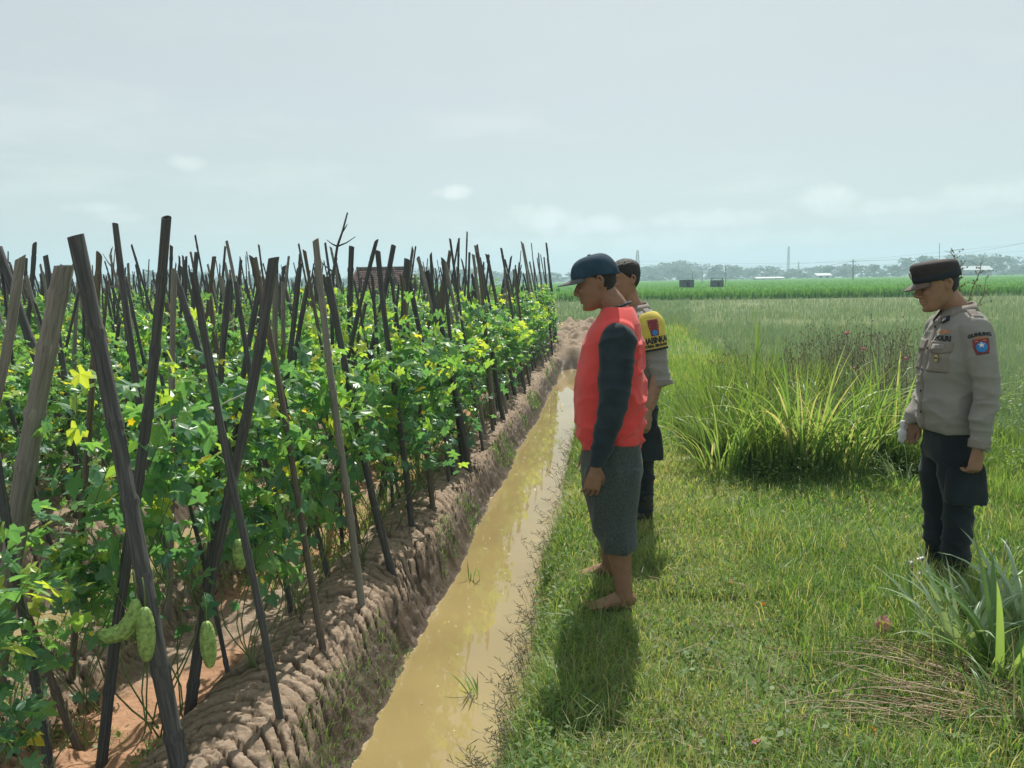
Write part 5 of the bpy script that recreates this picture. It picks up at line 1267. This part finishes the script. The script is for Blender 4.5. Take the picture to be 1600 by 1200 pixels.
# weeds with small dry seed heads behind the clump
mb = MB()
for k in range(420):
    px = random.uniform(1110, 1440); u_ = random.random(); Yd = random.uniform(6.6, 10.5); d = ray(px, 600); x = d.x / d.y * Yd + random.gauss(0, .1); y = Yd; z = Hs(x, y); h = random.uniform(.4, 1.05) * (1.0 if px > 1230 else .7)
    lx, ly = random.gauss(0, .1), random.gauss(0, .1); P = [(x, y, z), (x + lx * .4, y + ly * .4, z + h * .6), (x + lx, y + ly, z + h)]
    mb.tube(P, [.0035, .0028, .002], 3, cap=False, rnd=random.random())
    for j in range(random.randint(2, 6)):
        q = random.uniform(.55, 1); b_ = np.array(P[1]) * (1 - (q - .5) * 2 if q > .5 else 1) + np.array(P[2]) * ((q - .5) * 2); dv = np.array([random.gauss(0, .05), random.gauss(0, .05), random.uniform(.02, .07)])
        mb.tube([b_, b_ + dv], .0016, 3, cap=False, rnd=.3); V, T, Q = tube_arr([b_ + dv, b_ + dv + [0, 0, .014]], [.007, .005], 5); mb.add(V, T, Q, 0, random.random() * .6)
mb.obj('seeding_weeds', M['brownstem'], kind='stuff')
parts = []
def under(n, xr, yr, size, hgt, rr):
    x = rng.uniform(*xr, n); y = rng.uniform(*yr, n); dens = fbm(x * 1.5, y * 1.5, 3, 611) - 1.2 * ss(yr[0] + .55 + .9 * vn(x * 1.6, x * 0, 77), yr[0], y) - .8 * ss(xr[0] + .5, xr[0], x); k = dens > -.38; x, y = x[k], y[k]; z = H(x, y) + rng.uniform(0, 1, len(x)) ** 1.4 * hgt * (.6 + .8 * (dens[k] + .3))
    return leaflets(np.stack([x, y, z], -1), size * rng.uniform(.5, 1.5, len(x)), rng.normal(.2, .5, len(x)), np.clip(rng.normal(rr, .2, len(x)), 0, 1))
parts.append(under(26000, (.75, 3.2), (5.6, 7.4), .026, .22, .6)); parts.append(under(16000, (1.3, 5.2), (6.6, 10.5), .03, .42, .5))
n = 30000; x = rng.uniform(.7, 3.6, n); y = 6.25 + .9 * vn(x * 1.6, x * 0, 77) + rng.uniform(0, 1.6, n); parts.append(blades(np.stack([x, y, H(x, y)], -1), rng.uniform(.18, .55, n) * (1 - .65 * ss(2.1, 2.6, x)), rng.uniform(.004, .009, n), rng.uniform(.1, .7, n), rnd=rng.uniform(.2, 1, n)))
n = 3200; x = rng.uniform(.95, 3.6, n); y = 6.5 + .9 * vn(x * 1.6, x * 0, 77) + rng.uniform(0, 2.2, n); parts.append(blades(np.stack([x, y, H(x, y)], -1), rng.uniform(.4, .95, n) * (1 - .7 * ss(2.1, 2.6, x)), rng.uniform(.008, .016, n), rng.uniform(.05, .6, n), rnd=rng.uniform(.4, 1, n)))
emit('weed_thicket', parts, M['weed'], kind='stuff')
# right foreground: broad leaved grass
x, y = at(1425, 1010); mb = MB()
for az, L, w, a0, bd, rn in ((2.7, .62, .020, .45, .55, .6), (2.5, .72, .022, .33, .25, .45), (2.2, .5, .02, .2, .3, .35), (.3, .35, .018, .4, .8, .6), (3.6, .34, .02, .7, .9, .55), (5.2, .3, .02, .5, 1.2, .5), (1.4, .4, .02, .3, .6, .4)): strap(mb, (0, 0, 0), az, L, w, a0, bd, rn, 12, fold=.2)
o = mb.obj('grass_tussock', M['reed'], label='three long bright grass blades leaning left beside the pink flower', cat='tall grass'); o.location = (x, y, Hs(x, y))
M['palegrass'] = leafmat('palegrass', [(0, (.16, .27, .15)), (.5, (.30, .42, .28)), (1, (.45, .56, .42))], .3, .35, .5)
for i, (px, py, n, L, w, lab, mm) in enumerate(((1500, 1040, 34, .46, .028, 'pale broad-bladed grass plant in front of the boots of the man on the right', 'palegrass'), (1565, 1085, 34, .58, .032, 'bright broad-bladed grass plant at the right edge with tall upright leaves', 'reed'), (1600, 1000, 28, .5, .028, 'pale broad-bladed grass plant cut by the right edge of the photo', 'palegrass'), (1540, 990, 24, .38, .024, 'small pale grass plant behind the two larger ones at the lower right', 'palegrass'))):
    x, y = at(px, py); tussock(x, y, n, L, w, lab, .05, (.2, 1.5), a0=(.05, .55), r=(.3, .8), m=mm, dry=.0)
for px, py, n, L, lab in ((1560, 905, 60, .3, 'dark low grass tuft right of the boots of the man with the cap'), (1590, 1170, 30, .4, 'grass tuft at the lower right corner'), (1010, 1130, 20, .12, None), (1240, 870, 40, .12, None), (1130, 980, 30, .1, None), (1160, 805, 40, .18, 'small dark tuft on the lawn below the weed clump')):
    if lab: x, y = at(px, py); tussock(x, y, n, L, .009, lab, .12, (.5, 2.0), r=(.0, .6))
# sedge along the waterline with thin seed heads
mb = MB()
for k in range(230):
    Yd = 1.9 + 7 * random.random() ** 1.6; x = -.37 + random.gauss(0, .03); z = Hs(x, Yd); h = random.uniform(.08, .24); az = random.gauss(PI, .8); l = random.uniform(.2, .9)
    P = [np.array((x, Yd, z)), np.array((x + math.cos(az) * l * h * .4, Yd + math.sin(az) * l * h * .4, z + h * .7)), np.array((x + math.cos(az) * l * h, Yd + math.sin(az) * l * h, z + h))]
    mb.tube(P, [.0016, .0012, .0009], 3, cap=False, rnd=random.uniform(0, .5))
    for j in range(5): q = random.uniform(.1, 1); b_ = P[1] * (1 - q) + P[2] * q; dv = np.array([random.gauss(0, .016), random.gauss(0, .016), random.uniform(0, .02)]); mb.tube([b_, b_ + dv, b_ + dv * 1.25], [.0008, .0022, .0008], 3, cap=False, rnd=random.random() * .6)
mb.obj('waterside_sedge', M['brownstem'], kind='stuff')
for px, py, n, L, lab in ((742, 1085, 9, .17, 'small bamboo-like sprig standing in the muddy water near the bank'), (735, 905, 7, .14, 'thin sprig leaning over the water farther along the bank')):
    p = gnd(px, py, WL); mb = MB()
    for k in range(n): strap(mb, (random.gauss(0, .02), random.gauss(0, .02), .0), random.uniform(0, 6.3), L * random.uniform(.4, 1), .008, random.uniform(.1, .9), random.uniform(.2, 1.1), random.uniform(.2, .7), 6)
    o = mb.obj('water_sprig', M['reed'], label=lab, cat='sprig'); o.location = p
# fallen dry stalks
mb = MB(); root_px = (1640, 1135); Rp = gnd_on(*root_px)
for k in range(120):
    ex, ey = random.uniform(1190, 1500), random.uniform(1010, 1140); 
    if random.random() < .3: ex = random.uniform(1400, 1600)
    E_ = gnd_on(ex, ey); S_ = Rp + Vector((random.gauss(0, .05), random.gauss(0, .13), 0)); S_ = S_.lerp(E_, random.random() ** 2 * .6); pts = []
    bow = random.gauss(0, .09); lift = random.uniform(.03, .10)
    for q in np.linspace(0, 1, 9): p = S_.lerp(E_, q); pts.append((p.x, p.y + bow * math.sin(q * PI), Hs(p.x, p.y) + .015 + lift * math.sin(q * PI * .9 + .25)))
    mb.tube(pts, np.linspace(.0026, .0010, 9), 4, cap=False, rnd=random.random())
mb.obj('straw_bundle', M['straw'], label='sheaf of fallen dry brown stalks lying across the grass at the lower right', cat='dry stalks')
mb = MB()
for k in range(500):
    px, py = random.uniform(900, 1600), random.uniform(820, 1195); p = gnd_on(px, py); az = random.uniform(0, 2 * PI); L = random.uniform(.05, .22)
    mb.tube([(p.x, p.y, p.z + .02), (p.x + math.cos(az) * L * .5, p.y + math.sin(az) * L * .5, p.z + random.uniform(.02, .07)), (p.x + math.cos(az) * L, p.y + math.sin(az) * L, p.z + random.uniform(.0, .08))], .0011, 3, cap=False, rnd=random.random())
mb.obj('dry_grass_litter', M['straw'], kind='stuff')
# flowers
def flower(px, py, hgt, r_, m, label, npet=8, group=None, tilt=.5, cat='flower'):
    x, y = at(px, py); z = Hs(x, y); e = empty('flower', (x, y, z), 0, label, cat, group); mb = MB(); C = np.array([0, -.0, hgt]); ta = random.uniform(0, 6.3) if tilt < .6 else -PI / 2
    nrm = np.array([math.cos(ta) * math.sin(tilt), math.sin(ta) * math.sin(tilt), math.cos(tilt)]); u_ = np.cross(nrm, [0, .1, 1.0]); u_ /= np.linalg.norm(u_); w_ = np.cross(nrm, u_)
    for k in range(npet):
        a = k * 2 * PI / npet + random.uniform(-.1, .1); d = math.cos(a) * u_ + math.sin(a) * w_; s = -math.sin(a) * u_ + math.cos(a) * w_; L = r_ * random.uniform(.85, 1.1)
        V = [C, C + d * L * .45 + s * L * .20 + nrm * .003, C + d * L * .95 + s * L * .16 - nrm * .002, C + d * L, C + d * L * .95 - s * L * .16 - nrm * .002, C + d * L * .45 - s * L * .20 + nrm * .003]
        mb.add(V, [[0, 1, 2], [0, 2, 3], [0, 3, 4], [0, 4, 5]], rnd=random.random())
    mb.obj('petals', M[m], e, smooth=False); mb = MB(); ball(mb, C + nrm * .002, r_ * .2, 8); mb.obj('flower_centre', M['petal_yellow' if m != 'petal_orange' else 'petal_orange'], e)
    mb = MB(); mb.tube([(random.gauss(0, .02), .01, 0), (0, .01, hgt * .5), tuple(C)], .0016, 5, rnd=.4)
    for k in range(3): q = random.uniform(.2, .7); mb.tube([(0, .008, hgt * q), (random.gauss(0, .03), random.gauss(0, .03), hgt * q + .03)], .001, 3, rnd=.4)
    mb.obj('stem', M['stem'], e)
flower(1378, 1010, .10, .036, 'petal_pink', 'pink many-petalled flower in the grass at the lower right', 12, tilt=.9)
flower(1180, 1180, .05, .02, 'petal_pink', 'small faded red-pink flower near the bottom of the grass', 6)
OL = ((1192, 960), (1110, 1065), (1364, 1160), (1565, 1172), (1262, 905), (1280, 898), (1358, 995), (1142, 925))
for px, py in OL: flower(px, py, .05, .012, 'petal_orange', 'tiny orange flower dotted in the lawn', 5, 'tiny orange flowers in the lawn')
for px, py in ((1345, 545), (1330, 575), (1320, 520), (1412, 560)): 
    d = ray(px, py + 90); x_ = d.x / d.y * 8.0; z = Hs(x_, 8.0); e = empty('flower', (x_, 8.0, z), 0, 'pale pink flower head among the seeding weeds', 'flower', 'pale flower heads in the weeds'); hz = at_y(px, py, 8.0).z - z; mb = MB(); ball(mb, (0, 0, hz), (.022, .022, .012), 9); mb.obj('petals', M['petal_pink'], e); mb = MB(); mb.tube([(0, 0, 0), (.02, 0, hz * .5), (0, 0, hz)], .0025, 4); mb.obj('stem', M['brownstem'], e)
# twiggy shrub behind the man on the right
def at_d(px, py, D):
    d = ray(px, py); k = D / (d.x * CF.x + d.y * CF.y); return Vector((d.x * k, d.y * k, EYE + d.z * k))
D = 5.6; b0 = at_d(1500, 560, D); b0.z = Hs(b0.x, b0.y); root = empty('twiggy_shrub', b0, 0, 'sparse dry twiggy shrub with dark seed heads behind the shoulder of the rightmost man', 'shrub'); mb = MB(); lf = MB()
for pts in ([(1505, 520), (1500, 470), (1497, 430), (1492, 405), (1484, 392)], [(1510, 520), (1512, 480), (1520, 450), (1531, 425), (1533, 412)], [(1500, 520), (1493, 480), (1495, 440), (1503, 410)], [(1514, 520), (1520, 490), (1535, 465), (1540, 440)]):
    P = [Vector((0, 0, 0))] + [at_d(px, py, D) - b0 for px, py in pts]; Pi = interp([list(p) for p in P], 16); mb.tube(Pi, np.linspace(.006, .002, 16), 5, rnd=.4)
    for k in range(5, 16):
        for q in range(2):
            d = np.array([random.gauss(0, .05), random.gauss(0, .04), random.uniform(0, .07)]) * random.uniform(.5, 1.3); mb.tube([Pi[k], Pi[k] + d * .6, Pi[k] + d], .0015, 3, cap=False, rnd=.3)
            if k < 13 or random.random() < .4: 
                for w_ in range(2): e_ = Pi[k] + d * random.uniform(.5, 1); V, T, Q = tube_arr([e_, e_ + np.array([random.gauss(0, .006), 0, .013])], [.0045, .0015], 4); lf.add(V, T, Q, 0, random.random() * .7)
mb.obj('branches', M['brownstem'], root); lf.obj('leaves', M['brownstem'], root)
# dry twigs heap on the far right edge of the lawn
mb = MB(); 
for k in range(60): p = gnd_on(random.uniform(1570, 1640), random.uniform(628, 642)); d = Vector((random.gauss(0, .12), random.gauss(0, .12), random.uniform(0, .06))); mb.tube([p + Vector((0, 0, .02)), p + d + Vector((0, 0, .05))], .004, 4, rnd=random.random())
mb.obj('twig_heap', M['straw'], label='small heap of dry twigs on the grass at the right edge', cat='twigs')

# ------------------------------------------------------------------ background buildings
def tile_mat():
    m = bpy.data.materials.new('roof_tiles'); m.use_nodes = True; t = m.node_tree; p = t.nodes['Principled BSDF']; tc_ = N(t, 'ShaderNodeTexCoord')
    br = N(t, 'ShaderNodeTexBrick'); br.inputs['Scale'].default_value = 1; br.inputs['Brick Width'].default_value = .24; br.inputs['Row Height'].default_value = .17; br.inputs['Mortar Size'].default_value = .02
    br.inputs['Color1'].default_value = (.30, .13, .09, 1); br.inputs['Color2'].default_value = (.17, .09, .07, 1); br.inputs['Mortar'].default_value = (.05, .035, .03, 1)
    t.links.new(tc_.outputs['Object'], br.inputs['Vector']); n = N(t, 'ShaderNodeTexNoise'); n.inputs['Scale'].default_value = 3; t.links.new(tc_.outputs['Object'], n.inputs['Vector'])
    mx = N(t, 'ShaderNodeMix', data_type='RGBA', blend_type='MULTIPLY'); mx.inputs['Factor'].default_value = .6; t.links.new(br.outputs['Color'], mx.inputs['A']); t.links.new(n.outputs['Fac'], mx.inputs['B']); t.links.new(mx.outputs['Result'], p.inputs['Base Color']); p.inputs['Roughness'].default_value = .85; return m
TILE = tile_mat(); WALL = mat('plank_wall', (.20, .16, .13), .85, noise=.4, nscale=4); GREYW = mat('dark_sheet', (.075, .085, .095), .7, noise=.3, nscale=2); PALE = mat('pale_roof', (.5, .52, .53), .6, noise=.1); DK = mat('opening_dark', (.015, .015, .015), .9)
Dh = 44.0; A0 = at_d(538, 456, Dh); A1 = at_d(640, 453, Dh); R0 = at_d(551, 420, Dh); R1 = at_d(632, 417, Dh)
wd = (A1 - A0).length; hz = R0.z; ez = A0.z; ctr = (A0 + A1) / 2; ang = math.atan2((A1 - A0).y, (A1 - A0).x)
hut = empty('farm_hut', (ctr.x, ctr.y + 1.2, 0), ang, 'small farm hut with weathered orange tiled roof beyond the trellis', 'hut'); hl = wd / 2; rl = hl * .78; dp = 1.5
rf = MB(); V = [(-hl, -dp, ez), (hl, -dp, ez), (hl, dp, ez), (-hl, dp, ez), (-rl, 0, hz), (rl, 0, hz)]; V += [(a, b_, c - .06) for a, b_, c in V]
rf.add(V, [[1, 2, 5], [3, 0, 4], [7, 11, 8], [9, 10, 6]], [[0, 1, 5, 4], [2, 3, 4, 5], [6, 10, 11, 7], [8, 11, 10, 9], [0, 6, 7, 1], [1, 7, 8, 2], [2, 8, 9, 3], [3, 9, 6, 0]])
# rows of tiles as real courses
nr = 12
for k in range(nr):
    q0, q1 = k / nr, (k + 1) / nr; 
    xa = hl + (rl - hl) * q0; xb = hl + (rl - hl) * q1; za, zb = ez + (hz - ez) * q0, ez + (hz - ez) * q1; ya, yb = -dp * (1 - q0), -dp * (1 - q1)
    nt_ = 26
    for j in range(nt_):
        if random.random() < .02: continue
        x0 = -xa + 2 * xa * j / nt_; x1 = -xa + 2 * xa * (j + 1) / nt_; o_ = random.uniform(0, .02)
        rf.add([(x0 + .01, ya - .03, za + .05 + o_), (x1 - .01, ya - .03, za + .05 + o_), (x1 - .01, yb, zb + .02), (x0 + .01, yb, zb + .02), (x0 + .01, ya - .03, za + .01), (x1 - .01, ya - .03, za + .01)], None, [[0, 1, 2, 3], [4, 5, 1, 0]])
rf.obj('roof', TILE, hut, smooth=False)
rb_ = MB(); rb_.tube([(-rl - .05, 0, hz + .04), (rl + .05, 0, hz + .04)], .08, 8); [rb_.tube([(s * rl, 0, hz + .03), (s * hl, -dp, ez + .05)], .06, 8) for s in (1, -1)]; rb_.obj('ridge_tiles', mat('ridge', (.10, .085, .08), .9, noise=.3), hut)
w = MB(); w.box((0, 0, (ez + .05) / 2), (2 * hl - .5, 2 * dp - .5, ez + .05)); w.obj('wall', WALL, hut, smooth=False)
w = MB(); w.box((-.7, -dp + .22, .55), (.5, .08, .9)); w.obj('doorway', DK, hut, smooth=False)
p0 = at_d(500, 452, 46); p1 = at_d(536, 450, 46); an = empty('lean_to_shed', ((p0.x + p1.x) / 2, (p0.y + p1.y) / 2, 0), ang, 'low lean-to with a flat dark roof beside the tiled hut', 'shed'); L = (p1 - p0).length
w = MB(); w.box((0, 0, 1.32), (L, 1.6, .07)); w.obj('roof', GREYW, an, smooth=False); w = MB(); w.box((0, .3, .64), (L - .2, .9, 1.27)); w.obj('wall', WALL, an, smooth=False)
for s in (-1, 1): w = MB(); w.box((s * (L / 2 - .06), -.7, .64), (.07, .07, 1.27)); w.obj('post', WALL, an, smooth=False)
# the two dark sheds standing in the rice
for px0, px1, py0, py1, Dd, lab, gable in ((1062, 1084, 437.5, 450, 88, 'dark box-shaped field shed with flat pale roof edge, left of the two in the rice', False), (1110, 1130, 438, 449, 90, 'dark field shed with an open gabled roof, right of the two in the rice', True)):
    a = at_d(px0, py1, Dd); b_ = at_d(px1, py1, Dd); tz = at_d(px0, py0, Dd).z; c = (a + b_) / 2; L = (b_ - a).length; s_ = empty('field_shed', (c.x, c.y, 0), -.12, lab, 'shed')
    w = MB(); w.box((0, 0, tz / 2), (L, 2.0, tz)); w.obj('wall', GREYW, s_, smooth=False)
    if gable:
        w = MB(); w.box((0, 0, tz + .24), (L * .9, 1.2, .06)); [w.box((s * L * .40, 0, tz + .11), (.08, 1.1, .22)) for s in (1, -1)]; w.obj('roof', GREYW, s_, smooth=False)
    else: w = MB(); w.box((0, 0, tz + .03), (L + .1, 2.2, .06)); w.obj('roof', PALE, s_, smooth=False)
    w = MB(); w.box((L * .1, -1.01, tz * .42), (L * .2, .03, tz * .8)); w.obj('doorway', DK, s_, smooth=False)
# people-sized scarecrow bits are unreadable at this size: a few pale posts only
POST = mat('grey_post', (.16, .155, .15), .8)
def post(px, pt, pb, Dd, r_, label, arm=True, group=None):
    a = at_d(px, pb, Dd); t_ = at_d(px + random.uniform(-1, 1) * 0, pt, Dd); mb = MB(); mb.tube([(a.x, a.y, 0), (t_.x, t_.y, t_.z)], [r_, r_ * .75], 8)
    if arm: mb.box((t_.x, t_.y, t_.z - .6), (1.6, .12, .12))
    mb.obj('utility_pole', POST, label=label, cat='pole', group=group)
post(1333, 405, 436, 190, .16, 'grey utility pole standing in the rice left of the man with the cap'); post(1082, 424, 448, 160, .08, 'thin pole beside the left dark field shed', False); post(1097, 424, 449, 155, .08, 'thin slanting pole between the two dark field sheds', False); post(1134, 417, 446, 158, .10, 'thin pole right of the gabled field shed', False)
post(1468, 380, 432, 230, .12, 'thin pole rising above the cap of the man on the right', False)
def lattice(px, pt, pb, Dd, w0, w1, label, r_=.09, name='lattice_tower', arms=()):
    a = at_d(px, pb, Dd); top = at_d(px, pt, Dd).z; e = empty(name, (a.x, a.y, 0), .3, label, 'tower'); mb = MB(); n = 14
    for sx in (-1, 1):
        for sy in (-1, 1): mb.tube([(sx * w0, sy * w0, 0), (sx * w1, sy * w1, top)], r_, 5)
    for k in range(n):
        z0, z1 = top * k / n, top * (k + 1) / n; wa = w0 + (w1 - w0) * k / n; wb = w0 + (w1 - w0) * (k + 1) / n
        for (a0, a1) in (((-1, -1), (1, -1)), ((1, -1), (1, 1)), ((1, 1), (-1, 1)), ((-1, 1), (-1, -1))):
            mb.tube([(a0[0] * wa, a0[1] * wa, z0), (a1[0] * wb, a1[1] * wb, z1)], r_ * .6, 4); mb.tube([(a1[0] * wa, a1[1] * wa, z0), (a0[0] * wb, a0[1] * wb, z1)], r_ * .6, 4)
    mb.obj('frame', POST, e)
    for zf, L in arms: m2 = MB(); m2.tube([(-L, 0, top * zf), (L, 0, top * zf)], r_, 5); m2.tube([(-L, 0, top * zf), (0, 0, top * zf + 1.2), (L, 0, top * zf)], r_ * .7, 4); m2.obj('crossarm', POST, e)
    return a, top
lattice(996, 391, 440, 420, 1.6, .35, 'lattice power pylon rising above the head of the man with the armband', .10, 'power_pylon')
lattice(1231, 385, 438, 430, .7, .3, 'tall thin telecom mast above the treeline in the middle of the horizon', .07, 'telecom_mast')
lattice(1247, 409, 438, 520, .6, .2, 'short faint mast just right of the tall telecom mast', .10, 'radio_mast'); lattice(1076, 417, 442, 520, .8, .2, 'short faint mast above the left dark field shed', .10, 'radio_mast')
WIRE = mat('wire', (.22, .24, .25), .6)
for k, (pts, Dd) in enumerate((([(996, 408), (1600, 392)], 400), ([(996, 413), (1600, 400)], 400), ([(996, 418), (1600, 380)], 400), ([(1134, 417), (1333, 408)], 172), ([(1333, 408), (1640, 372)], 185))):
    mb = MB(); a, b_ = at_d(*pts[0], Dd), at_d(*pts[1], Dd - (60 if k < 3 else 20)); mb.tube([a.lerp(b_, q) - Vector((0, 0, (3.0 if k < 3 else 1.2) * math.sin(q * PI))) for q in np.linspace(0, 1, 16)], .045 if k < 3 else .03, 4); mb.obj('power_line', WIRE, label=('upper power line running right from the pylon', 'middle power line running right from the pylon', 'lowest power line running right from the pylon, climbing to the right edge', 'wire between the thin pole and the grey utility pole', 'wire from the grey utility pole to the right edge')[k], cat='wire')
# far houses
for px0, px1, pt, pb, Dd, lab in ((1178, 1222, 433, 440, 330, 'long low house with pale roof left of the telecom mast'), (1272, 1296, 427, 434, 360, 'small white-roofed house among the far trees'), (1500, 1545, 416, 424, 360, 'long pale-roofed building behind the shrub at the right'), (1545, 1570, 408, 420, 420, 'white-gabled house on the horizon near the right edge')):
    a = at_d(px0, pb, Dd); b_ = at_d(px1, pb, Dd); tz = at_d(px0, pt, Dd).z; c = (a + b_) / 2; L = (b_ - a).length; h_ = empty('far_house', (c.x, c.y, 0), math.atan2((b_ - a).y, (b_ - a).x), lab, 'house')
    wz = tz * .62; w = MB(); w.box((0, 0, wz / 2), (L * .94, 6, wz)); w.obj('wall', PALE if 'white' in lab else WALL, h_, smooth=False); w = MB(); hl_ = L / 2
    w.add([(-hl_, -3.6, wz), (hl_, -3.6, wz), (hl_, 3.6, wz), (-hl_, 3.6, wz), (-hl_, 0, tz), (hl_, 0, tz)], [[1, 2, 5], [3, 0, 4]], [[0, 1, 5, 4], [2, 3, 4, 5], [0, 3, 2, 1]]); w.obj('roof', PALE, h_, smooth=False)
    for k in (-.25, .2): w = MB(); w.box((L * k, -3.03, wz * .5), (1.2, .05, 1.2)); w.obj('window', DK, h_, smooth=False)

# ------------------------------------------------------------------ far trees
TG = leafmat('far_leaves', [(0, (.03, .055, .022)), (.6, (.05, .09, .03)), (1, (.08, .12, .045))], .3, .6, .2); TRK = mat('trunk_bark', (.12, .09, .07), .9)
def crown(rs, hgt, rad, n, size, base=.25):
    """leaf clumps over several lobes, real light and dark come from the sun"""
    lob = [(rs.normal(0, rad * .45), rs.normal(0, rad * .45), hgt * rs.uniform(base + .25, .9), rad * rs.uniform(.35, .65)) for _ in range(7)]
    V = []; 
    for k in range(n):
        lx, ly, lz, lr = lob[rs.integers(0, 7)]; d = rs.normal(0, 1, 3); d /= np.linalg.norm(d); p = np.array([lx, ly, lz]) + d * lr * rs.uniform(.55, 1.05) * np.array([1, 1, .8])
        p[2] = np.clip(p[2], hgt * base * .6, hgt); a = rs.normal(0, 1, 3); a /= np.linalg.norm(a); b_ = np.cross(a, d + .01); b_ /= np.linalg.norm(b_); s = size * rs.uniform(.5, 1.3)
        V.append([p - a * s, p + b_ * s * .7, p + a * s, p - b_ * s * .7])
    V = np.array(V).reshape(-1, 3); b0 = np.arange(n)[:, None] * 4; return V, np.concatenate([b0 + [0, 1, 2], b0 + [0, 2, 3]]), np.repeat(rs.uniform(0, 1, n), 4)
CV = [crown(np.random.default_rng(700 + s), 1.0, .42, 230, .065, .18) for s in range(5)]
Vs = []; Ts = []; Rs = []; o = 0
for k in range(520):
    az = rng.uniform(-50, 48); Dd = rng.uniform(430, 620); h = rng.uniform(5, 10.5) * (Dd / 500) * (1.0 + .25 * math.sin(az * .35)); c = CV[k % 5]; th = rng.uniform(0, 6.3); sx = h * rng.uniform(1.0, 1.7)
    dirx, diry = math.sin(math.radians(az)), math.cos(math.radians(az)); W = c[0] * [sx, sx, h]; W = np.stack([W[:, 0] * math.cos(th) - W[:, 1] * math.sin(th) + dirx * Dd, W[:, 0] * math.sin(th) + W[:, 1] * math.cos(th) + diry * Dd, W[:, 2] - .5], -1)
    Vs.append(W); Ts.append(c[1] + o); Rs.append(c[2]); o += len(W)
# low scrub filling the foot of the wood
for k in range(420):
    az = rng.uniform(-50, 48); Dd = rng.uniform(425, 520); h = rng.uniform(2.5, 5.0); c = CV[k % 5]; sx = h * 2.2; W = c[0] * [sx, sx, h] + [math.sin(math.radians(az)) * Dd, math.cos(math.radians(az)) * Dd, -.8]; Vs.append(W); Ts.append(c[1] + o); Rs.append(c[2]); o += len(W)
obj('distant_wood', mesh_np('distant_wood', np.concatenate(Vs), np.concatenate(Ts), np.concatenate(Rs), smooth=False), TG, kind='stuff')
TL = [(1067, 424, 446, 440, 'bushy tree with rounded crown above the left dark field shed'), (1172, 422, 442, 430, 'rounded tree in the treeline left of the telecom mast'), (1250, 422, 440, 430, 'low spreading tree just right of the telecom mast'), (1294, 416, 438, 400, 'largest broad tree on the horizon between the mast and the utility pole'), (1318, 420, 437, 400, 'small tree between the broadest tree and the utility pole'), (1365, 413, 434, 390, 'tall tree with pointed crown right of the utility pole'), (1398, 412, 432, 390, 'round isolated tree directly left of the man with the cap'), (1560, 411, 428, 420, 'rounded tree near the white-gabled house'), (1585, 410, 427, 420, 'tree at the right end of the treeline'), (1018, 430, 446, 380, 'small dark tree left of the dark field sheds'), (380, 438, 452, 260, 'hazy tree behind the stakes left of the tiled hut'), (30, 445, 458, 240, 'hazy tree on the horizon at the left edge')]
for k, (px, pt, pb, Dd, lab) in enumerate(TL):
    b_ = at_d(px, pb, Dd); h = at_d(px, pt, Dd).z; e = empty('tree', (b_.x, b_.y, 0), random.uniform(0, 6), lab, 'tree', 'trees on the horizon'); V, T, R = crown(np.random.default_rng(800 + k), h, h * .45, 700, h * .05, .25); obj('crown', mesh_np('crown', V, T, R, smooth=False), TG, e)
    mb = MB(); mb.tube([(0, 0, 0), (.1, 0, h * .35), (0, .1, h * .7)], [h * .03, h * .02, h * .01], 7)
    for q in range(5): a = q * 1.3; mb.tube([(0.05, 0, h * .35), (math.cos(a) * h * .2, math.sin(a) * h * .2, h * .62)], [h * .012, h * .005], 5)
    mb.obj('trunk', TRK, e)
# shrub with drooping leaves right of the hut
b_ = at_d(652, 470, 40); top = at_d(652, 430, 40).z; e = empty('bush', (b_.x, b_.y, 0), 0, 'leafy bush showing above the stakes right of the tiled hut', 'bush'); V, T, R = crown(np.random.default_rng(5), top, .9, 900, .10, .1); obj('crown', mesh_np('crown', V, T, R, smooth=False), M['weed'], e); mb = MB(); mb.tube([(0, 0, 0), (0, 0, top * .7)], [.06, .03], 6); mb.obj('trunk', TRK, e)

# ------------------------------------------------------------------ haze: one closed volume round everything
hb = MB(); hb.box((0, 0, 21.5), (3060, 3060, 47)); hm = bpy.data.materials.new('haze'); hm.use_nodes = True; t = hm.node_tree; t.nodes.clear(); o_ = N(t, 'ShaderNodeOutputMaterial'); pv = N(t, 'ShaderNodeVolumePrincipled'); pv.inputs['Color'].default_value = (.58, .78, .96, 1); pv.inputs['Density'].default_value = .0012; pv.inputs['Anisotropy'].default_value = .2
t.links.new(pv.outputs[0], o_.inputs['Volume']); obj('haze', hb.mesh('haze', False), hm, kind='stuff')
